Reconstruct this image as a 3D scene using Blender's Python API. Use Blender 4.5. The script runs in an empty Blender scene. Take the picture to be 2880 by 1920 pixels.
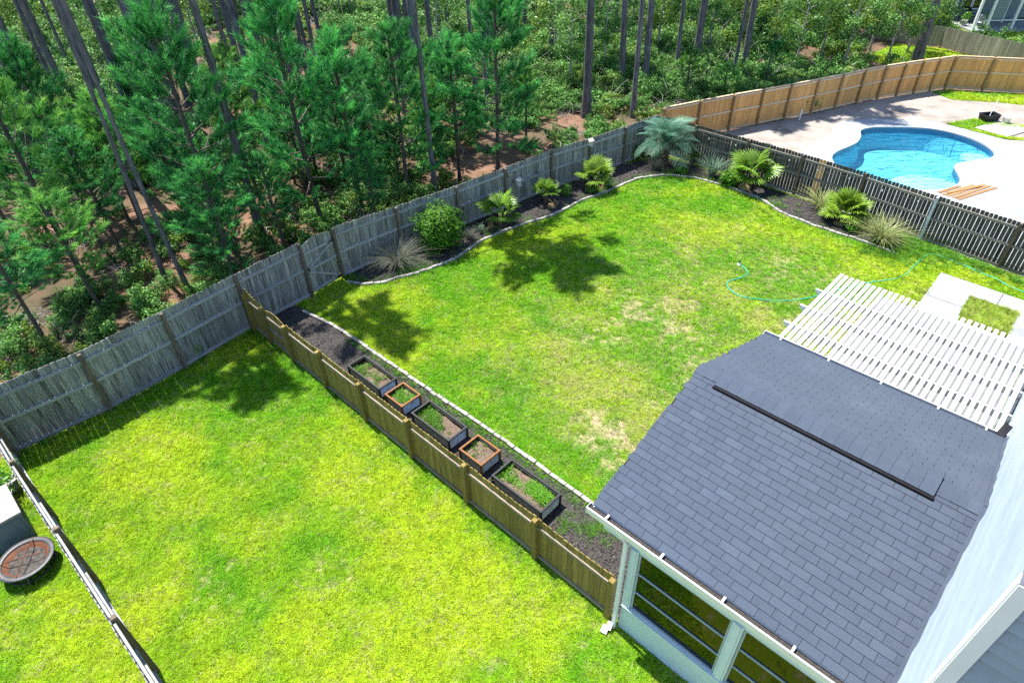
import bpy, bmesh, math, random
import numpy as np
from mathutils import Vector, Matrix, Euler
from mathutils.geometry import delaunay_2d_cdt

random.seed(7)
RNG = np.random.default_rng(7)
S = bpy.context.scene
COL = S.collection
PI = math.pi

# ------------------------------------------------------------------ camera
FPX, PITCH, ROLL, CAMH = 1786.0, math.radians(38.85), math.radians(-1.58), 12.6
_f = Vector((0, math.cos(PITCH), -math.sin(PITCH)))
_r = Vector((1, 0, 0)); _u = _r.cross(_f)
CR = _r * math.cos(ROLL) + _u * math.sin(ROLL)
CU = -_r * math.sin(ROLL) + _u * math.cos(ROLL)
CF = _f
cam = bpy.data.cameras.new('camera'); camo = bpy.data.objects.new('camera', cam); COL.objects.link(camo)
cam.sensor_width = 36; cam.lens = 36 * FPX / 2880; cam.clip_end = 1000; cam.clip_start = 0.1
M = Matrix((CR, CU, -CF)).transposed().to_4x4(); M.translation = (0, 0, CAMH)
camo.matrix_world = M
S.camera = camo

# ------------------------------------------------------------------ light
SUN_AZ, SUN_EL = math.radians(-41), math.radians(64.5)     # azimuth from +Y towards +X
w = bpy.data.worlds.new('World'); S.world = w; w.use_nodes = True
nt = w.node_tree; bg = nt.nodes['Background']
sky = nt.nodes.new('ShaderNodeTexSky'); sky.sky_type = 'NISHITA'; sky.sun_disc = False
sky.sun_elevation = SUN_EL; sky.sun_rotation = SUN_AZ; sky.ozone_density = 3.0; sky.dust_density = .4
nt.links.new(sky.outputs[0], bg.inputs[0]); bg.inputs[1].default_value = 0.12
sl = bpy.data.lights.new('sun', 'SUN'); sl.energy = 5.0; sl.angle = math.radians(0.53); sl.color = (1.0, 0.955, 0.88)
so = bpy.data.objects.new('sun', sl); COL.objects.link(so)
SV = Vector((math.sin(SUN_AZ) * math.cos(SUN_EL), math.cos(SUN_AZ) * math.cos(SUN_EL), math.sin(SUN_EL)))
so.rotation_euler = SV.to_track_quat('Z', 'Y').to_euler(); so.location = (0, 0, 40)
S.view_settings.view_transform = 'Standard'; S.view_settings.look = 'None'
S.view_settings.exposure = 1.25; S.view_settings.gamma = 1.0
S.cycles.max_bounces = 5; S.cycles.adaptive_threshold = .02; S.cycles.use_denoising = False; S.cycles.diffuse_bounces = 2; S.cycles.glossy_bounces = 2; S.cycles.transmission_bounces = 3; S.cycles.transparent_max_bounces = 8

# ------------------------------------------------------------------ survey helpers
def at(px, py, z=0.0):
    """point of the place at height z seen at a survey point of the photograph"""
    d = CF + CR * ((px - 1440) / FPX) - CU * ((py - 960) / FPX)
    t = (z - CAMH) / d.z
    return Vector((d.x * t, d.y * t, z))
def height_at(base, px, py):
    """height above ground of what stands on base and is seen at px, py"""
    d = CF + CR * ((px - 1440) / FPX) - CU * ((py - 960) / FPX)
    t = math.hypot(base.x, base.y) / math.hypot(d.x, d.y)
    return CAMH + d.z * t
UX, UY = Vector((.7133, -.7009, 0)), Vector((.7009, .7133, 0))
E0 = Vector((1.35, 6.86, 0))
def U(u, v, z=0.0): return E0 + UX * u + UY * v + Vector((0, 0, z))
UANG = math.atan2(UX.y, UX.x)

# ------------------------------------------------------------------ mesh helpers
class MB:
    def __init__(s): s.v = []; s.f = []
    def add(s, vs, fs):
        n = len(s.v); s.v += [tuple(p) for p in vs]; s.f += [tuple(i + n for i in q) for q in fs]; return s
    def box(s, c, size, rot=None, taper=1.0):
        hx, hy, hz = size[0] / 2, size[1] / 2, size[2] / 2
        vs = [Vector((sx * hx * (taper if sz > 0 else 1), sy * hy * (taper if sz > 0 else 1), sz * hz)) for sz in (-1, 1) for sx, sy in ((-1, -1), (1, -1), (1, 1), (-1, 1))]
        if rot is not None: vs = [rot @ p for p in vs]
        c = Vector(c); vs = [p + c for p in vs]
        return s.add(vs, [(3, 2, 1, 0), (4, 5, 6, 7), (0, 1, 5, 4), (1, 2, 6, 5), (2, 3, 7, 6), (3, 0, 4, 7)])
    def beam(s, a, b, wd, th, up=Vector((0, 0, 1))):
        a = Vector(a); b = Vector(b); d = b - a; L = d.length; x = d.normalized()
        y = up.cross(x)
        if y.length < 1e-4: y = Vector((0, 1, 0)).cross(x)
        y.normalize(); z = x.cross(y)
        return s.box((a + b) / 2, (L, wd, th), Matrix((x, y, z)).transposed())
    def tube(s, pts, rad, n=8, cap=True):
        pts = [Vector(p) for p in pts]; rings = []
        ref = Vector((0.31, 0.77, 0.55))
        for i, p in enumerate(pts):
            d = (pts[min(i + 1, len(pts) - 1)] - pts[max(i - 1, 0)]).normalized()
            a = d.cross(ref); 
            if a.length < 1e-3: a = d.cross(Vector((1, 0, 0)))
            a.normalize(); b = d.cross(a)
            r = rad[i] if isinstance(rad, (list, tuple)) else rad
            rings.append([p + (a * math.cos(2 * PI * k / n) + b * math.sin(2 * PI * k / n)) * r for k in range(n)])
        vs = [q for r in rings for q in r]; fs = []
        for i in range(len(pts) - 1):
            for k in range(n):
                fs.append((i * n + k, i * n + (k + 1) % n, (i + 1) * n + (k + 1) % n, (i + 1) * n + k))
        if cap:
            fs.append(tuple(range(n - 1, -1, -1))); fs.append(tuple((len(pts) - 1) * n + k for k in range(n)))
        return s.add(vs, fs)
    def lathe(s, prof, n=24, c=(0, 0, 0), rotm=None):
        vs = []; fs = []
        for r, z in prof:
            for k in range(n):
                p = Vector((r * math.cos(2 * PI * k / n), r * math.sin(2 * PI * k / n), z))
                if rotm is not None: p = rotm @ p
                vs.append(p + Vector(c))
        for i in range(len(prof) - 1):
            for k in range(n):
                fs.append((i * n + k, i * n + (k + 1) % n, (i + 1) * n + (k + 1) % n, (i + 1) * n + k))
        return s.add(vs, fs)
    def prism(s, outline, z0, z1):
        n = len(outline)
        vs = [(p[0], p[1], z0) for p in outline] + [(p[0], p[1], z1) for p in outline]
        fs = [tuple(range(n - 1, -1, -1)), tuple(range(n, 2 * n))] + [(i, (i + 1) % n, n + (i + 1) % n, n + i) for i in range(n)]
        return s.add(vs, fs)
    def mesh(s, name, mat=None, smooth=False):
        m = bpy.data.meshes.new(name); m.from_pydata(s.v, [], s.f)
        if mat: m.materials.append(mat)
        if smooth: m.polygons.foreach_set('use_smooth', [True] * len(m.polygons))
        m.update(); return m
def npmesh(name, v, f, mat=None, smooth=False):
    v = np.asarray(v, np.float32).reshape(-1, 3); f = np.asarray(f, np.int32); k = f.shape[1]
    m = bpy.data.meshes.new(name); m.vertices.add(len(v)); m.vertices.foreach_set('co', v.ravel())
    m.loops.add(f.size); m.loops.foreach_set('vertex_index', f.ravel())
    m.polygons.add(len(f)); m.polygons.foreach_set('loop_start', np.arange(0, f.size, k, dtype=np.int32))
    m.polygons.foreach_set('loop_total', np.full(len(f), k, np.int32))
    if mat: m.materials.append(mat)
    if smooth: m.polygons.foreach_set('use_smooth', np.ones(len(f), bool))
    m.update(calc_edges=True); return m
def ob(name, mesh, parent=None, loc=(0, 0, 0), rot=(0, 0, 0), scale=(1, 1, 1)):
    o = bpy.data.objects.new(name, mesh); COL.objects.link(o); o.parent = parent
    o.location = loc; o.rotation_euler = rot; o.scale = scale; return o
def tag(o, label=None, cat=None, group=None, kind=None):
    if label: o['label'] = label
    if cat: o['category'] = cat
    if group: o['group'] = group
    if kind: o['kind'] = kind
    return o
def thing(name, label, cat, loc=(0, 0, 0), rz=0.0, group=None):
    o = bpy.data.objects.new(name, None); COL.objects.link(o); o.location = loc; o.rotation_euler = (0, 0, rz); o.empty_display_size = .2
    return tag(o, label, cat, group)
def poly_mesh(name, outer, holes, z, mat):
    pts = [Vector((p[0], p[1])) for p in outer]; faces = [list(range(len(outer)))]
    edges = []
    for h in holes:
        n = len(pts); pts += [Vector((p[0], p[1])) for p in h]
        edges += [(n + i, n + (i + 1) % len(h)) for i in range(len(h))]
    edges += [(i, (i + 1) % len(outer)) for i in range(len(outer))]
    v, e, f, *_ = delaunay_2d_cdt(pts, edges, [], 0, 1e-5)
    keep = []
    O = np.array([(p[0], p[1]) for p in outer])
    for q in f:
        c = sum((v[i] for i in q), Vector((0, 0))) / len(q)
        if inpoly(np.array([[c.x, c.y]]), O)[0] and not any(inpoly(np.array([[c.x, c.y]]), np.array([(p[0], p[1]) for p in h]))[0] for h in holes): keep.append(tuple(q))
    m = bpy.data.meshes.new(name); m.from_pydata([(p.x, p.y, z) for p in v], [], keep); m.materials.append(mat)
    bm = bmesh.new(); bm.from_mesh(m); bmesh.ops.recalc_face_normals(bm, faces=bm.faces)
    if sum(fc.normal.z for fc in bm.faces) < 0: bmesh.ops.reverse_faces(bm, faces=bm.faces)
    bm.to_mesh(m); bm.free(); return m
def inpoly(P, poly):
    x, y = P[:, 0], P[:, 1]; r = np.zeros(len(P), bool); n = len(poly)
    for i in range(n):
        x0, y0 = poly[i][0], poly[i][1]; x1, y1 = poly[(i + 1) % n][0], poly[(i + 1) % n][1]
        c = ((y0 > y) != (y1 > y)) & (x < (x1 - x0) * (y - y0) / (y1 - y0 + 1e-12) + x0); r ^= c
    return r
def vnoise(x, y, seed=0):
    """smooth value noise in 0..1"""
    def h(i, j):
        n = (i.astype(np.int64) * 374761393 + j.astype(np.int64) * 668265263 + seed * 974711) & 0x7fffffff
        n = ((n ^ (n >> 13)) * 1274126177) & 0x7fffffff
        return ((n ^ (n >> 16)) & 0xffff) / 65535.0
    i, j = np.floor(x), np.floor(y); fx, fy = x - i, y - j
    fx = fx * fx * (3 - 2 * fx); fy = fy * fy * (3 - 2 * fy)
    return (h(i, j) * (1 - fx) + h(i + 1, j) * fx) * (1 - fy) + (h(i, j + 1) * (1 - fx) + h(i + 1, j + 1) * fx) * fy
def fbm(x, y, seed=0, o=4):
    a = 0; s = 0; k = 1.0
    for i in range(o): a = a + vnoise(x * 2 ** i, y * 2 ** i, seed + i) * k; s += k; k *= .55
    return a / s
def smooth_path(pts, per=6, closed=False):
    pts = [Vector(p) for p in pts]; n = len(pts); out = []
    for i in range(n if closed else n - 1):
        p0 = pts[(i - 1) % n] if closed or i > 0 else pts[0]; p1 = pts[i]; p2 = pts[(i + 1) % n]
        p3 = pts[(i + 2) % n] if closed or i + 2 < n else pts[-1]
        for k in range(per):
            t = k / per
            out.append(.5 * ((2 * p1) + (p2 - p0) * t + (2 * p0 - 5 * p1 + 4 * p2 - p3) * t * t + (3 * p1 - p0 - 3 * p2 + p3) * t ** 3))
    if not closed: out.append(pts[-1])
    return out
def resample(pts, step):
    out = [pts[0].copy()]; acc = 0
    for a, b in zip(pts, pts[1:]):
        L = (b - a).length; t = step - acc
        while t <= L: out.append(a + (b - a) * (t / L)); t += step
        acc = (acc + L) % step if L > 0 else acc
    return out

# ------------------------------------------------------------------ materials
def pmat(name, c1, c2=None, scale=4.0, rough=.8, bump=0.0, stretch=(1, 1, 1), rnd=0.0, c3=None, s3=1.0, t3=(.55, .7), spec=.3, detail=6, metal=0.0, bscale=None, trans=0.0, world=False):
    m = bpy.data.materials.new(name); m.use_nodes = True; n = m.node_tree.nodes; L = m.node_tree.links
    b = n['Principled BSDF']; b.inputs['Roughness'].default_value = rough; b.inputs['Metallic'].default_value = metal
    b.inputs['Specular IOR Level'].default_value = spec
    tc = n.new('ShaderNodeTexCoord'); oi = n.new('ShaderNodeObjectInfo')
    mp = n.new('ShaderNodeMapping'); mp.inputs['Scale'].default_value = stretch
    off = n.new('ShaderNodeVectorMath'); off.operation = 'MULTIPLY_ADD'
    cmb = n.new('ShaderNodeCombineXYZ')
    for k in range(3): L.new(oi.outputs['Random'], cmb.inputs[k])
    off.inputs[1].default_value = (37.1, 53.7, 71.3) if not world else (0, 0, 0)
    L.new(cmb.outputs[0], off.inputs[0])
    if world:
        g = n.new('ShaderNodeNewGeometry'); L.new(g.outputs['Position'], off.inputs[2])
    else: L.new(tc.outputs['Object'], off.inputs[2])
    L.new(off.outputs[0], mp.inputs[0])
    nz = n.new('ShaderNodeTexNoise'); nz.inputs['Scale'].default_value = scale; nz.inputs['Detail'].default_value = detail; nz.inputs['Roughness'].default_value = .62
    L.new(mp.outputs[0], nz.inputs['Vector'])
    rp = n.new('ShaderNodeValToRGB'); rp.color_ramp.elements[0].position = .3; rp.color_ramp.elements[1].position = .7
    rp.color_ramp.elements[0].color = (*c1, 1); rp.color_ramp.elements[1].color = (*(c2 or c1), 1)
    L.new(nz.outputs['Fac'], rp.inputs[0]); colr = rp.outputs[0]
    if c3:
        n3 = n.new('ShaderNodeTexNoise'); n3.inputs['Scale'].default_value = s3; n3.inputs['Detail'].default_value = 4
        L.new(mp.outputs[0] if not world else off.outputs[0], n3.inputs['Vector'])
        mr = n.new('ShaderNodeMapRange'); mr.inputs[1].default_value, mr.inputs[2].default_value = t3
        L.new(n3.outputs['Fac'], mr.inputs[0])
        mx = n.new('ShaderNodeMix'); mx.data_type = 'RGBA'; L.new(mr.outputs[0], mx.inputs['Factor']); L.new(colr, mx.inputs['A']); mx.inputs['B'].default_value = (*c3, 1)
        colr = mx.outputs['Result']
    if rnd:
        hs = n.new('ShaderNodeHueSaturation'); mr = n.new('ShaderNodeMapRange'); mr.inputs[3].default_value = 1 - rnd; mr.inputs[4].default_value = 1 + rnd
        L.new(oi.outputs['Random'], mr.inputs[0]); L.new(mr.outputs[0], hs.inputs['Value']); L.new(colr, hs.inputs['Color']); colr = hs.outputs[0]
    L.new(colr, b.inputs['Base Color'])
    if bump:
        bp = n.new('ShaderNodeBump'); bp.inputs['Strength'].default_value = bump; bp.inputs['Distance'].default_value = .02
        src = nz
        if bscale:
            src = n.new('ShaderNodeTexNoise'); src.inputs['Scale'].default_value = bscale; src.inputs['Detail'].default_value = 5; L.new(mp.outputs[0], src.inputs['Vector'])
        L.new(src.outputs['Fac'], bp.inputs['Height']); L.new(bp.outputs[0], b.inputs['Normal'])
    return m
def leafmat(name, c1, c2, trans=.35, rough=.5, attr=None, cat=None, wscale=None, spec=.25):
    """leaf: two-colour mix by per-face 'tone' attribute, plus light let through"""
    m = bpy.data.materials.new(name); m.use_nodes = True; n = m.node_tree.nodes; L = m.node_tree.links
    b = n['Principled BSDF']; b.inputs['Roughness'].default_value = rough; b.inputs['Specular IOR Level'].default_value = spec
    a = n.new('ShaderNodeAttribute'); a.attribute_name = 'tone'
    oi = n.new('ShaderNodeObjectInfo')
    rp = n.new('ShaderNodeMix'); rp.data_type = 'RGBA'; rp.inputs['A'].default_value = (*c1, 1); rp.inputs['B'].default_value = (*c2, 1)
    L.new(a.outputs['Fac'], rp.inputs['Factor'])
    hs = n.new('ShaderNodeHueSaturation'); mr = n.new('ShaderNodeMapRange'); mr.inputs[3].default_value = .75; mr.inputs[4].default_value = 1.3
    L.new(oi.outputs['Random'], mr.inputs[0]); L.new(mr.outputs[0], hs.inputs['Value']); L.new(rp.outputs['Result'], hs.inputs['Color'])
    colr = hs.outputs[0]
    L.new(colr, b.inputs['Base Color'])
    t = n.new('ShaderNodeBsdfTranslucent'); L.new(colr, t.inputs[0])
    ms = n.new('ShaderNodeMixShader'); ms.inputs[0].default_value = trans; L.new(b.outputs[0], ms.inputs[1]); L.new(t.outputs[0], ms.inputs[2])
    L.new(ms.outputs[0], n['Material Output'].inputs[0]); return m
def tone(mesh, arr):
    at_ = mesh.attributes.new('tone', 'FLOAT', 'FACE'); at_.data.foreach_set('value', np.asarray(arr, np.float32)); return mesh

M_fence_grey = pmat('weathered_grey_wood', (.10, .102, .10), (.40, .395, .375), 3.2, .85, .5, (9, 9, .45), .3, (.05, .045, .04), 2.6, (.54, .70))
M_rail_grey = pmat('weathered_grey_rail', (.21, .22, .23), (.38, .385, .385), 5, .85, .3, (1, 1, 6), .15)
M_post_brown = pmat('weathered_post', (.085, .065, .045), (.20, .16, .115), 4, .85, .3, (6, 6, .6), .15)
M_div = pmat('treated_green_wood', (.165, .12, .03), (.33, .25, .07), 2.5, .8, .3, (8, 8, .5), .25, (.09, .05, .015), 2.5, (.58, .70))
M_divtop = pmat('treated_rail', (.19, .155, .105), (.31, .265, .20), 5, .8, .3, (1, 1, 6), .12)
M_dark = pmat('dark_stained_wood', (.055, .05, .04), (.13, .12, .095), 3, .85, .3, (7, 7, .5), .3, (.03, .03, .025), 2, (.55, .7))
M_darkrail = pmat('dark_rail', (.16, .145, .12), (.30, .28, .24), 5, .85, .3, (1, 1, 6), .15)
M_cedar = pmat('new_cedar', (.56, .26, .07), (.80, .44, .155), 3, .7, .2, (8, 8, .5), .16, (.34, .14, .04), 3, (.62, .72))
M_board = pmat('loose_cedar', (.24, .12, .045), (.36, .20, .085), 3, .75, .2, (1, 6, 6), .2)
M_cedarpost = pmat('cedar_post', (.26, .15, .06), (.38, .24, .10), 4, .75, .2, (6, 6, .5), .15)
M_cedarrail = pmat('cedar_rail', (.58, .40, .24), (.72, .55, .36), 4, .75, .2, (1, 1, 5), .1)
M_farfence = pmat('far_grey_fence', (.22, .20, .16), (.36, .33, .27), 2, .85, .2, (6, 6, .5), .2)
M_white = pmat('white_paint', (.74, .75, .76), (.82, .82, .82), 3, .45, .05, rnd=.03)
M_trim = pmat('pale_trim', (.52, .64, .66), (.60, .71, .73), 2, .4, .03)
M_metalwhite = pmat('gutter_white', (.70, .71, .72), (.80, .80, .80), 3, .3, .02)
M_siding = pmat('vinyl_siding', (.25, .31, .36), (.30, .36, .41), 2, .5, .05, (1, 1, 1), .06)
M_shingle = pmat('asphalt_shingle', (.036, .047, .070), (.090, .114, .158), 110, .9, .8, rnd=.04, c3=(.082, .102, .140), s3=1.3, t3=(.45, .85))
M_under = pmat('roof_felt', (.012, .012, .014), (.02, .02, .022), 20, .9)
M_vent = pmat('vent_slot', (.004, .004, .005), (.008, .008, .01), 20, .7)
M_conc = pmat('concrete', (.27, .285, .305), (.33, .345, .365), 1.2, .9, .15, bscale=40, c3=(.23, .24, .26), s3=.6)
M_deckc = pmat('pool_deck_concrete', (.28, .30, .325), (.33, .35, .375), .8, .9, .1, bscale=30, c3=(.24, .26, .285), s3=.5)
M_sand = pmat('bare_sand', (.21, .185, .16), (.35, .315, .28), .9, .95, 1.0, c3=(.15, .125, .105), s3=.5, bscale=5, world=True)
M_floor = pmat('pine_straw_floor', (.10, .055, .032), (.25, .145, .095), 1.6, .95, .8, c3=(.075, .06, .03), s3=.4, t3=(.42, .58), bscale=14, world=True)
M_mulch = pmat('dark_mulch', (.022, .02, .019), (.075, .066, .06), 30, .95, 1.0, world=True)
M_chip = pmat('mulch_chip', (.018, .017, .017), (.11, .10, .095), 3, .9, rnd=.6)
M_stone = pmat('edging_stone', (.24, .225, .205), (.42, .40, .37), 9, .9, .6, rnd=.2, c3=(.25, .23, .2), s3=4)
M_bark = pmat('pine_bark', (.045, .044, .048), (.20, .19, .20), 2.2, .95, 1.0, (5, 5, .9), .2, c3=(.27, .25, .25), s3=6, t3=(.6, .75))
M_barkthin = pmat('thin_bark', (.045, .037, .03), (.14, .12, .10), 6, .95, .5, (3, 3, .7), .2)
M_twig = pmat('grey_twig', (.28, .25, .23), (.46, .43, .40), 8, .9, rnd=.2)
M_black = pmat('black_plastic', (.012, .013, .015), (.022, .023, .026), 6, .5)
M_blackmetal = pmat('black_metal', (.012, .012, .014), (.02, .02, .022), 9, .55, spec=.5)
M_galv = pmat('galvanised_sheet', (.34, .37, .40), (.50, .53, .56), 5, .35, metal=.7)
M_orange = pmat('orange_wood_trim', (.15, .055, .012), (.25, .105, .025), 4, .6, .2, (6, 1, 1))
M_soil = pmat('bed_soil', (.07, .048, .034), (.20, .145, .11), 18, .95, 1.0)
M_rust = pmat('rusted_steel', (.07, .022, .009), (.17, .06, .022), 5, .7, .3, c3=(.05, .04, .035), s3=3)
M_rim = pmat('grey_steel_rim', (.05, .05, .054), (.085, .085, .09), 6, .5, metal=.3)
M_ash = pmat('ash', (.015, .013, .012), (.12, .105, .095), 14, .95, 1.0)
M_greybox = pmat('grey_box', (.12, .15, .17), (.17, .20, .22), 3, .6)
M_hose = pmat('green_hose', (.02, .34, .26), (.03, .42, .32), 5, .4)
M_pavers = pmat('grey_pavers', (.36, .34, .33), (.50, .48, .46), 6, .9, .4, rnd=.12)
M_farwall = pmat('grey_lap_siding', (.16, .22, .25), (.22, .28, .31), 2, .6, rnd=.08)
M_farroof = pmat('far_roof', (.07, .08, .10), (.12, .13, .15), 10, .9)
M_darkglass = pmat('dark_window', (.012, .016, .018), (.02, .025, .028), 2, .06, spec=.7)
M_plaster = pmat('pool_plaster', (.12, .47, .60), (.18, .55, .68), 1.0, .7)
M_shelf = pmat('pool_shelf', (.38, .66, .82), (.44, .72, .86), 1.5, .7)
M_tile = pmat('pool_tile', (.012, .075, .17), (.03, .14, .28), 14, .25, spec=.6)
M_galvpost = pmat('pale_metal_post', (.50, .54, .58), (.62, .66, .70), 6, .5)
M_birdhouse = pmat('birdhouse_wood', (.45, .40, .34), (.62, .57, .50), 6, .8, rnd=.1)
M_porchfloor = pmat('porch_floor', (.22, .20, .18), (.28, .26, .23), 3, .7)
M_porchin = pmat('porch_inner_wall', (.42, .41, .38), (.46, .45, .42), 2, .7)
def glassmat(name, tint, gloss=.03, base=.06):
    m = bpy.data.materials.new(name); m.use_nodes = True; n = m.node_tree.nodes; L = m.node_tree.links; n.remove(n['Principled BSDF'])
    t = n.new('ShaderNodeBsdfTransparent'); t.inputs[0].default_value = (*tint, 1)
    g = n.new('ShaderNodeBsdfGlossy'); g.inputs['Roughness'].default_value = gloss
    fr = n.new('ShaderNodeFresnel'); fr.inputs[0].default_value = 1.52
    ms = n.new('ShaderNodeMixShader'); L.new(fr.outputs[0], ms.inputs[0]); L.new(t.outputs[0], ms.inputs[1]); L.new(g.outputs[0], ms.inputs[2])
    L.new(ms.outputs[0], n['Material Output'].inputs[0]); return m, n, L, g, fr
M_glass = glassmat('porch_window_vinyl', (.16, .18, .17))[0]
M_water, wn, wl, wg, wf = glassmat('pool_water', (.72, .93, .98), .02)
_tc = wn.new('ShaderNodeNewGeometry'); _mp = wn.new('ShaderNodeMapping'); _mp.inputs['Scale'].default_value = (.55, 1.5, 1); _mp.inputs['Rotation'].default_value = (0, 0, .35)
_nz = wn.new('ShaderNodeTexNoise'); _nz.inputs['Scale'].default_value = 1.9; _nz.inputs['Detail'].default_value = 3; _nz.inputs['Distortion'].default_value = .8
_bp = wn.new('ShaderNodeBump'); _bp.inputs['Strength'].default_value = .55; _bp.inputs['Distance'].default_value = .35
wl.new(_tc.outputs['Position'], _mp.inputs[0]); wl.new(_mp.outputs[0], _nz.inputs['Vector']); wl.new(_nz.outputs['Fac'], _bp.inputs['Height'])
wl.new(_bp.outputs[0], wg.inputs['Normal']); wl.new(_bp.outputs[0], wf.inputs['Normal'])

# grass
def grassmat(name, green1, green2, dry):
    m = bpy.data.materials.new(name); m.use_nodes = True; n = m.node_tree.nodes; L = m.node_tree.links
    b = n['Principled BSDF']; b.inputs['Roughness'].default_value = .6; b.inputs['Specular IOR Level'].default_value = .2
    g = n.new('ShaderNodeNewGeometry'); nz = n.new('ShaderNodeTexNoise'); nz.inputs['Scale'].default_value = .55; nz.inputs['Detail'].default_value = 5
    L.new(g.outputs['Position'], nz.inputs['Vector'])
    mr = n.new('ShaderNodeMapRange'); mr.inputs[1].default_value = .35; mr.inputs[2].default_value = .65; L.new(nz.outputs['Fac'], mr.inputs[0])
    mx = n.new('ShaderNodeMix'); mx.data_type = 'RGBA'; mx.inputs['A'].default_value = (*green1, 1); mx.inputs['B'].default_value = (*green2, 1); L.new(mr.outputs[0], mx.inputs['Factor'])
    ay = n.new('ShaderNodeAttribute'); ay.attribute_type = 'INSTANCER'; ay.attribute_name = 'yel'
    L.new(ay.outputs['Fac'], mx.inputs['Factor'])
    a = n.new('ShaderNodeAttribute'); a.attribute_type = 'INSTANCER'; a.attribute_name = 'dry'
    a2 = n.new('ShaderNodeAttribute'); a2.attribute_name = 'dry'
    ad = n.new('ShaderNodeMath'); ad.operation = 'MAXIMUM'; L.new(a.outputs['Fac'], ad.inputs[0]); L.new(a2.outputs['Fac'], ad.inputs[1])
    mx2 = n.new('ShaderNodeMix'); mx2.data_type = 'RGBA'; L.new(ad.outputs[0], mx2.inputs['Factor']); L.new(mx.outputs['Result'], mx2.inputs['A']); mx2.inputs['B'].default_value = (*dry, 1)
    oi = n.new('ShaderNodeObjectInfo'); hs = n.new('ShaderNodeHueSaturation'); r2 = n.new('ShaderNodeMapRange'); r2.inputs[3].default_value = .6; r2.inputs[4].default_value = 1.45
    L.new(oi.outputs['Random'], r2.inputs[0]); L.new(r2.outputs[0], hs.inputs['Value']); L.new(mx2.outputs['Result'], hs.inputs['Color'])
    L.new(hs.outputs[0], b.inputs['Base Color'])
    t = n.new('ShaderNodeBsdfTranslucent'); L.new(hs.outputs[0], t.inputs[0])
    ms = n.new('ShaderNodeMixShader'); ms.inputs[0].default_value = .3; L.new(b.outputs[0], ms.inputs[1]); L.new(t.outputs[0], ms.inputs[2])
    L.new(ms.outputs[0], n['Material Output'].inputs[0]); return m
M_grass = grassmat('lawn_blade', (.16, .41, .012), (.44, .58, .022), (.46, .40, .24))
M_weed = leafmat('weed_leaf', (.06, .22, .014), (.20, .42, .04), .3)
def lawnsheet():
    m = bpy.data.materials.new('lawn_thatch'); m.use_nodes = True; n = m.node_tree.nodes; L = m.node_tree.links
    b = n['Principled BSDF']; b.inputs['Roughness'].default_value = .9; b.inputs['Specular IOR Level'].default_value = .1
    g = n.new('ShaderNodeNewGeometry'); nz = n.new('ShaderNodeTexNoise'); nz.inputs['Scale'].default_value = 22; nz.inputs['Detail'].default_value = 6; L.new(g.outputs['Position'], nz.inputs['Vector'])
    rp = n.new('ShaderNodeValToRGB'); rp.color_ramp.elements[0].position = .3; rp.color_ramp.elements[1].position = .7
    rp.color_ramp.elements[0].color = (.11, .19, .008, 1); rp.color_ramp.elements[1].color = (.22, .30, .02, 1); L.new(nz.outputs['Fac'], rp.inputs[0])
    r2 = n.new('ShaderNodeValToRGB'); r2.color_ramp.elements[0].position = .3; r2.color_ramp.elements[1].position = .7
    r2.color_ramp.elements[0].color = (.26, .19, .11, 1); r2.color_ramp.elements[1].color = (.50, .40, .28, 1); L.new(nz.outputs['Fac'], r2.inputs[0])
    a = n.new('ShaderNodeAttribute'); a.attribute_name = 'dry'
    mx = n.new('ShaderNodeMix'); mx.data_type = 'RGBA'; L.new(a.outputs['Fac'], mx.inputs['Factor']); L.new(rp.outputs[0], mx.inputs['A']); L.new(r2.outputs[0], mx.inputs['B'])
    L.new(mx.outputs['Result'], b.inputs['Base Color'])
    bp = n.new('ShaderNodeBump'); bp.inputs['Strength'].default_value = .8; bp.inputs['Distance'].default_value = .03; L.new(nz.outputs['Fac'], bp.inputs['Height']); L.new(bp.outputs[0], b.inputs['Normal'])
    return m
M_lawn = lawnsheet()
M_needle = leafmat('pine_needles', (.014, .13, .042), (.14, .54, .11), .3, .45)
M_needle_l = leafmat('pine_needles_light', (.04, .22, .045), (.28, .58, .09), .35, .45)
M_shrub = leafmat('undergrowth_leaf', (.022, .11, .018), (.21, .42, .09), .35, .5, spec=.3)
M_shrub_y = leafmat('undergrowth_leaf_yellow', (.06, .17, .02), (.32, .44, .08), .4, .4)
M_bush = leafmat('glossy_bush_leaf', (.015, .10, .008), (.14, .34, .015), .3, .55, spec=.2)
M_palmblue = leafmat('blue_green_frond', (.03, .12, .075), (.14, .28, .19), .25, .5, spec=.25)
M_palmfan = leafmat('fan_palm_leaf', (.05, .16, .015), (.20, .33, .035), .3, .4, spec=.4)
M_palmfan_y = leafmat('yellow_fan_palm_leaf', (.07, .19, .015), (.26, .38, .04), .3, .4, spec=.3)
M_greygrass = leafmat('grey_grass', (.07, .095, .07), (.24, .25, .19), .25, .6)
M_strapgrass = leafmat('strap_grass', (.09, .15, .03), (.40, .42, .18), .25, .5)
M_yucca = leafmat('yucca_leaf', (.05, .11, .07), (.18, .27, .18), .2, .45)
M_fibre = pmat('palm_trunk_fibre', (.05, .035, .022), (.15, .11, .075), 12, .95, .8, (3, 3, 1))
M_flower = pmat('pale_flower', (.7, .62, .6), (.8, .75, .7), 5, .7)

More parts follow.
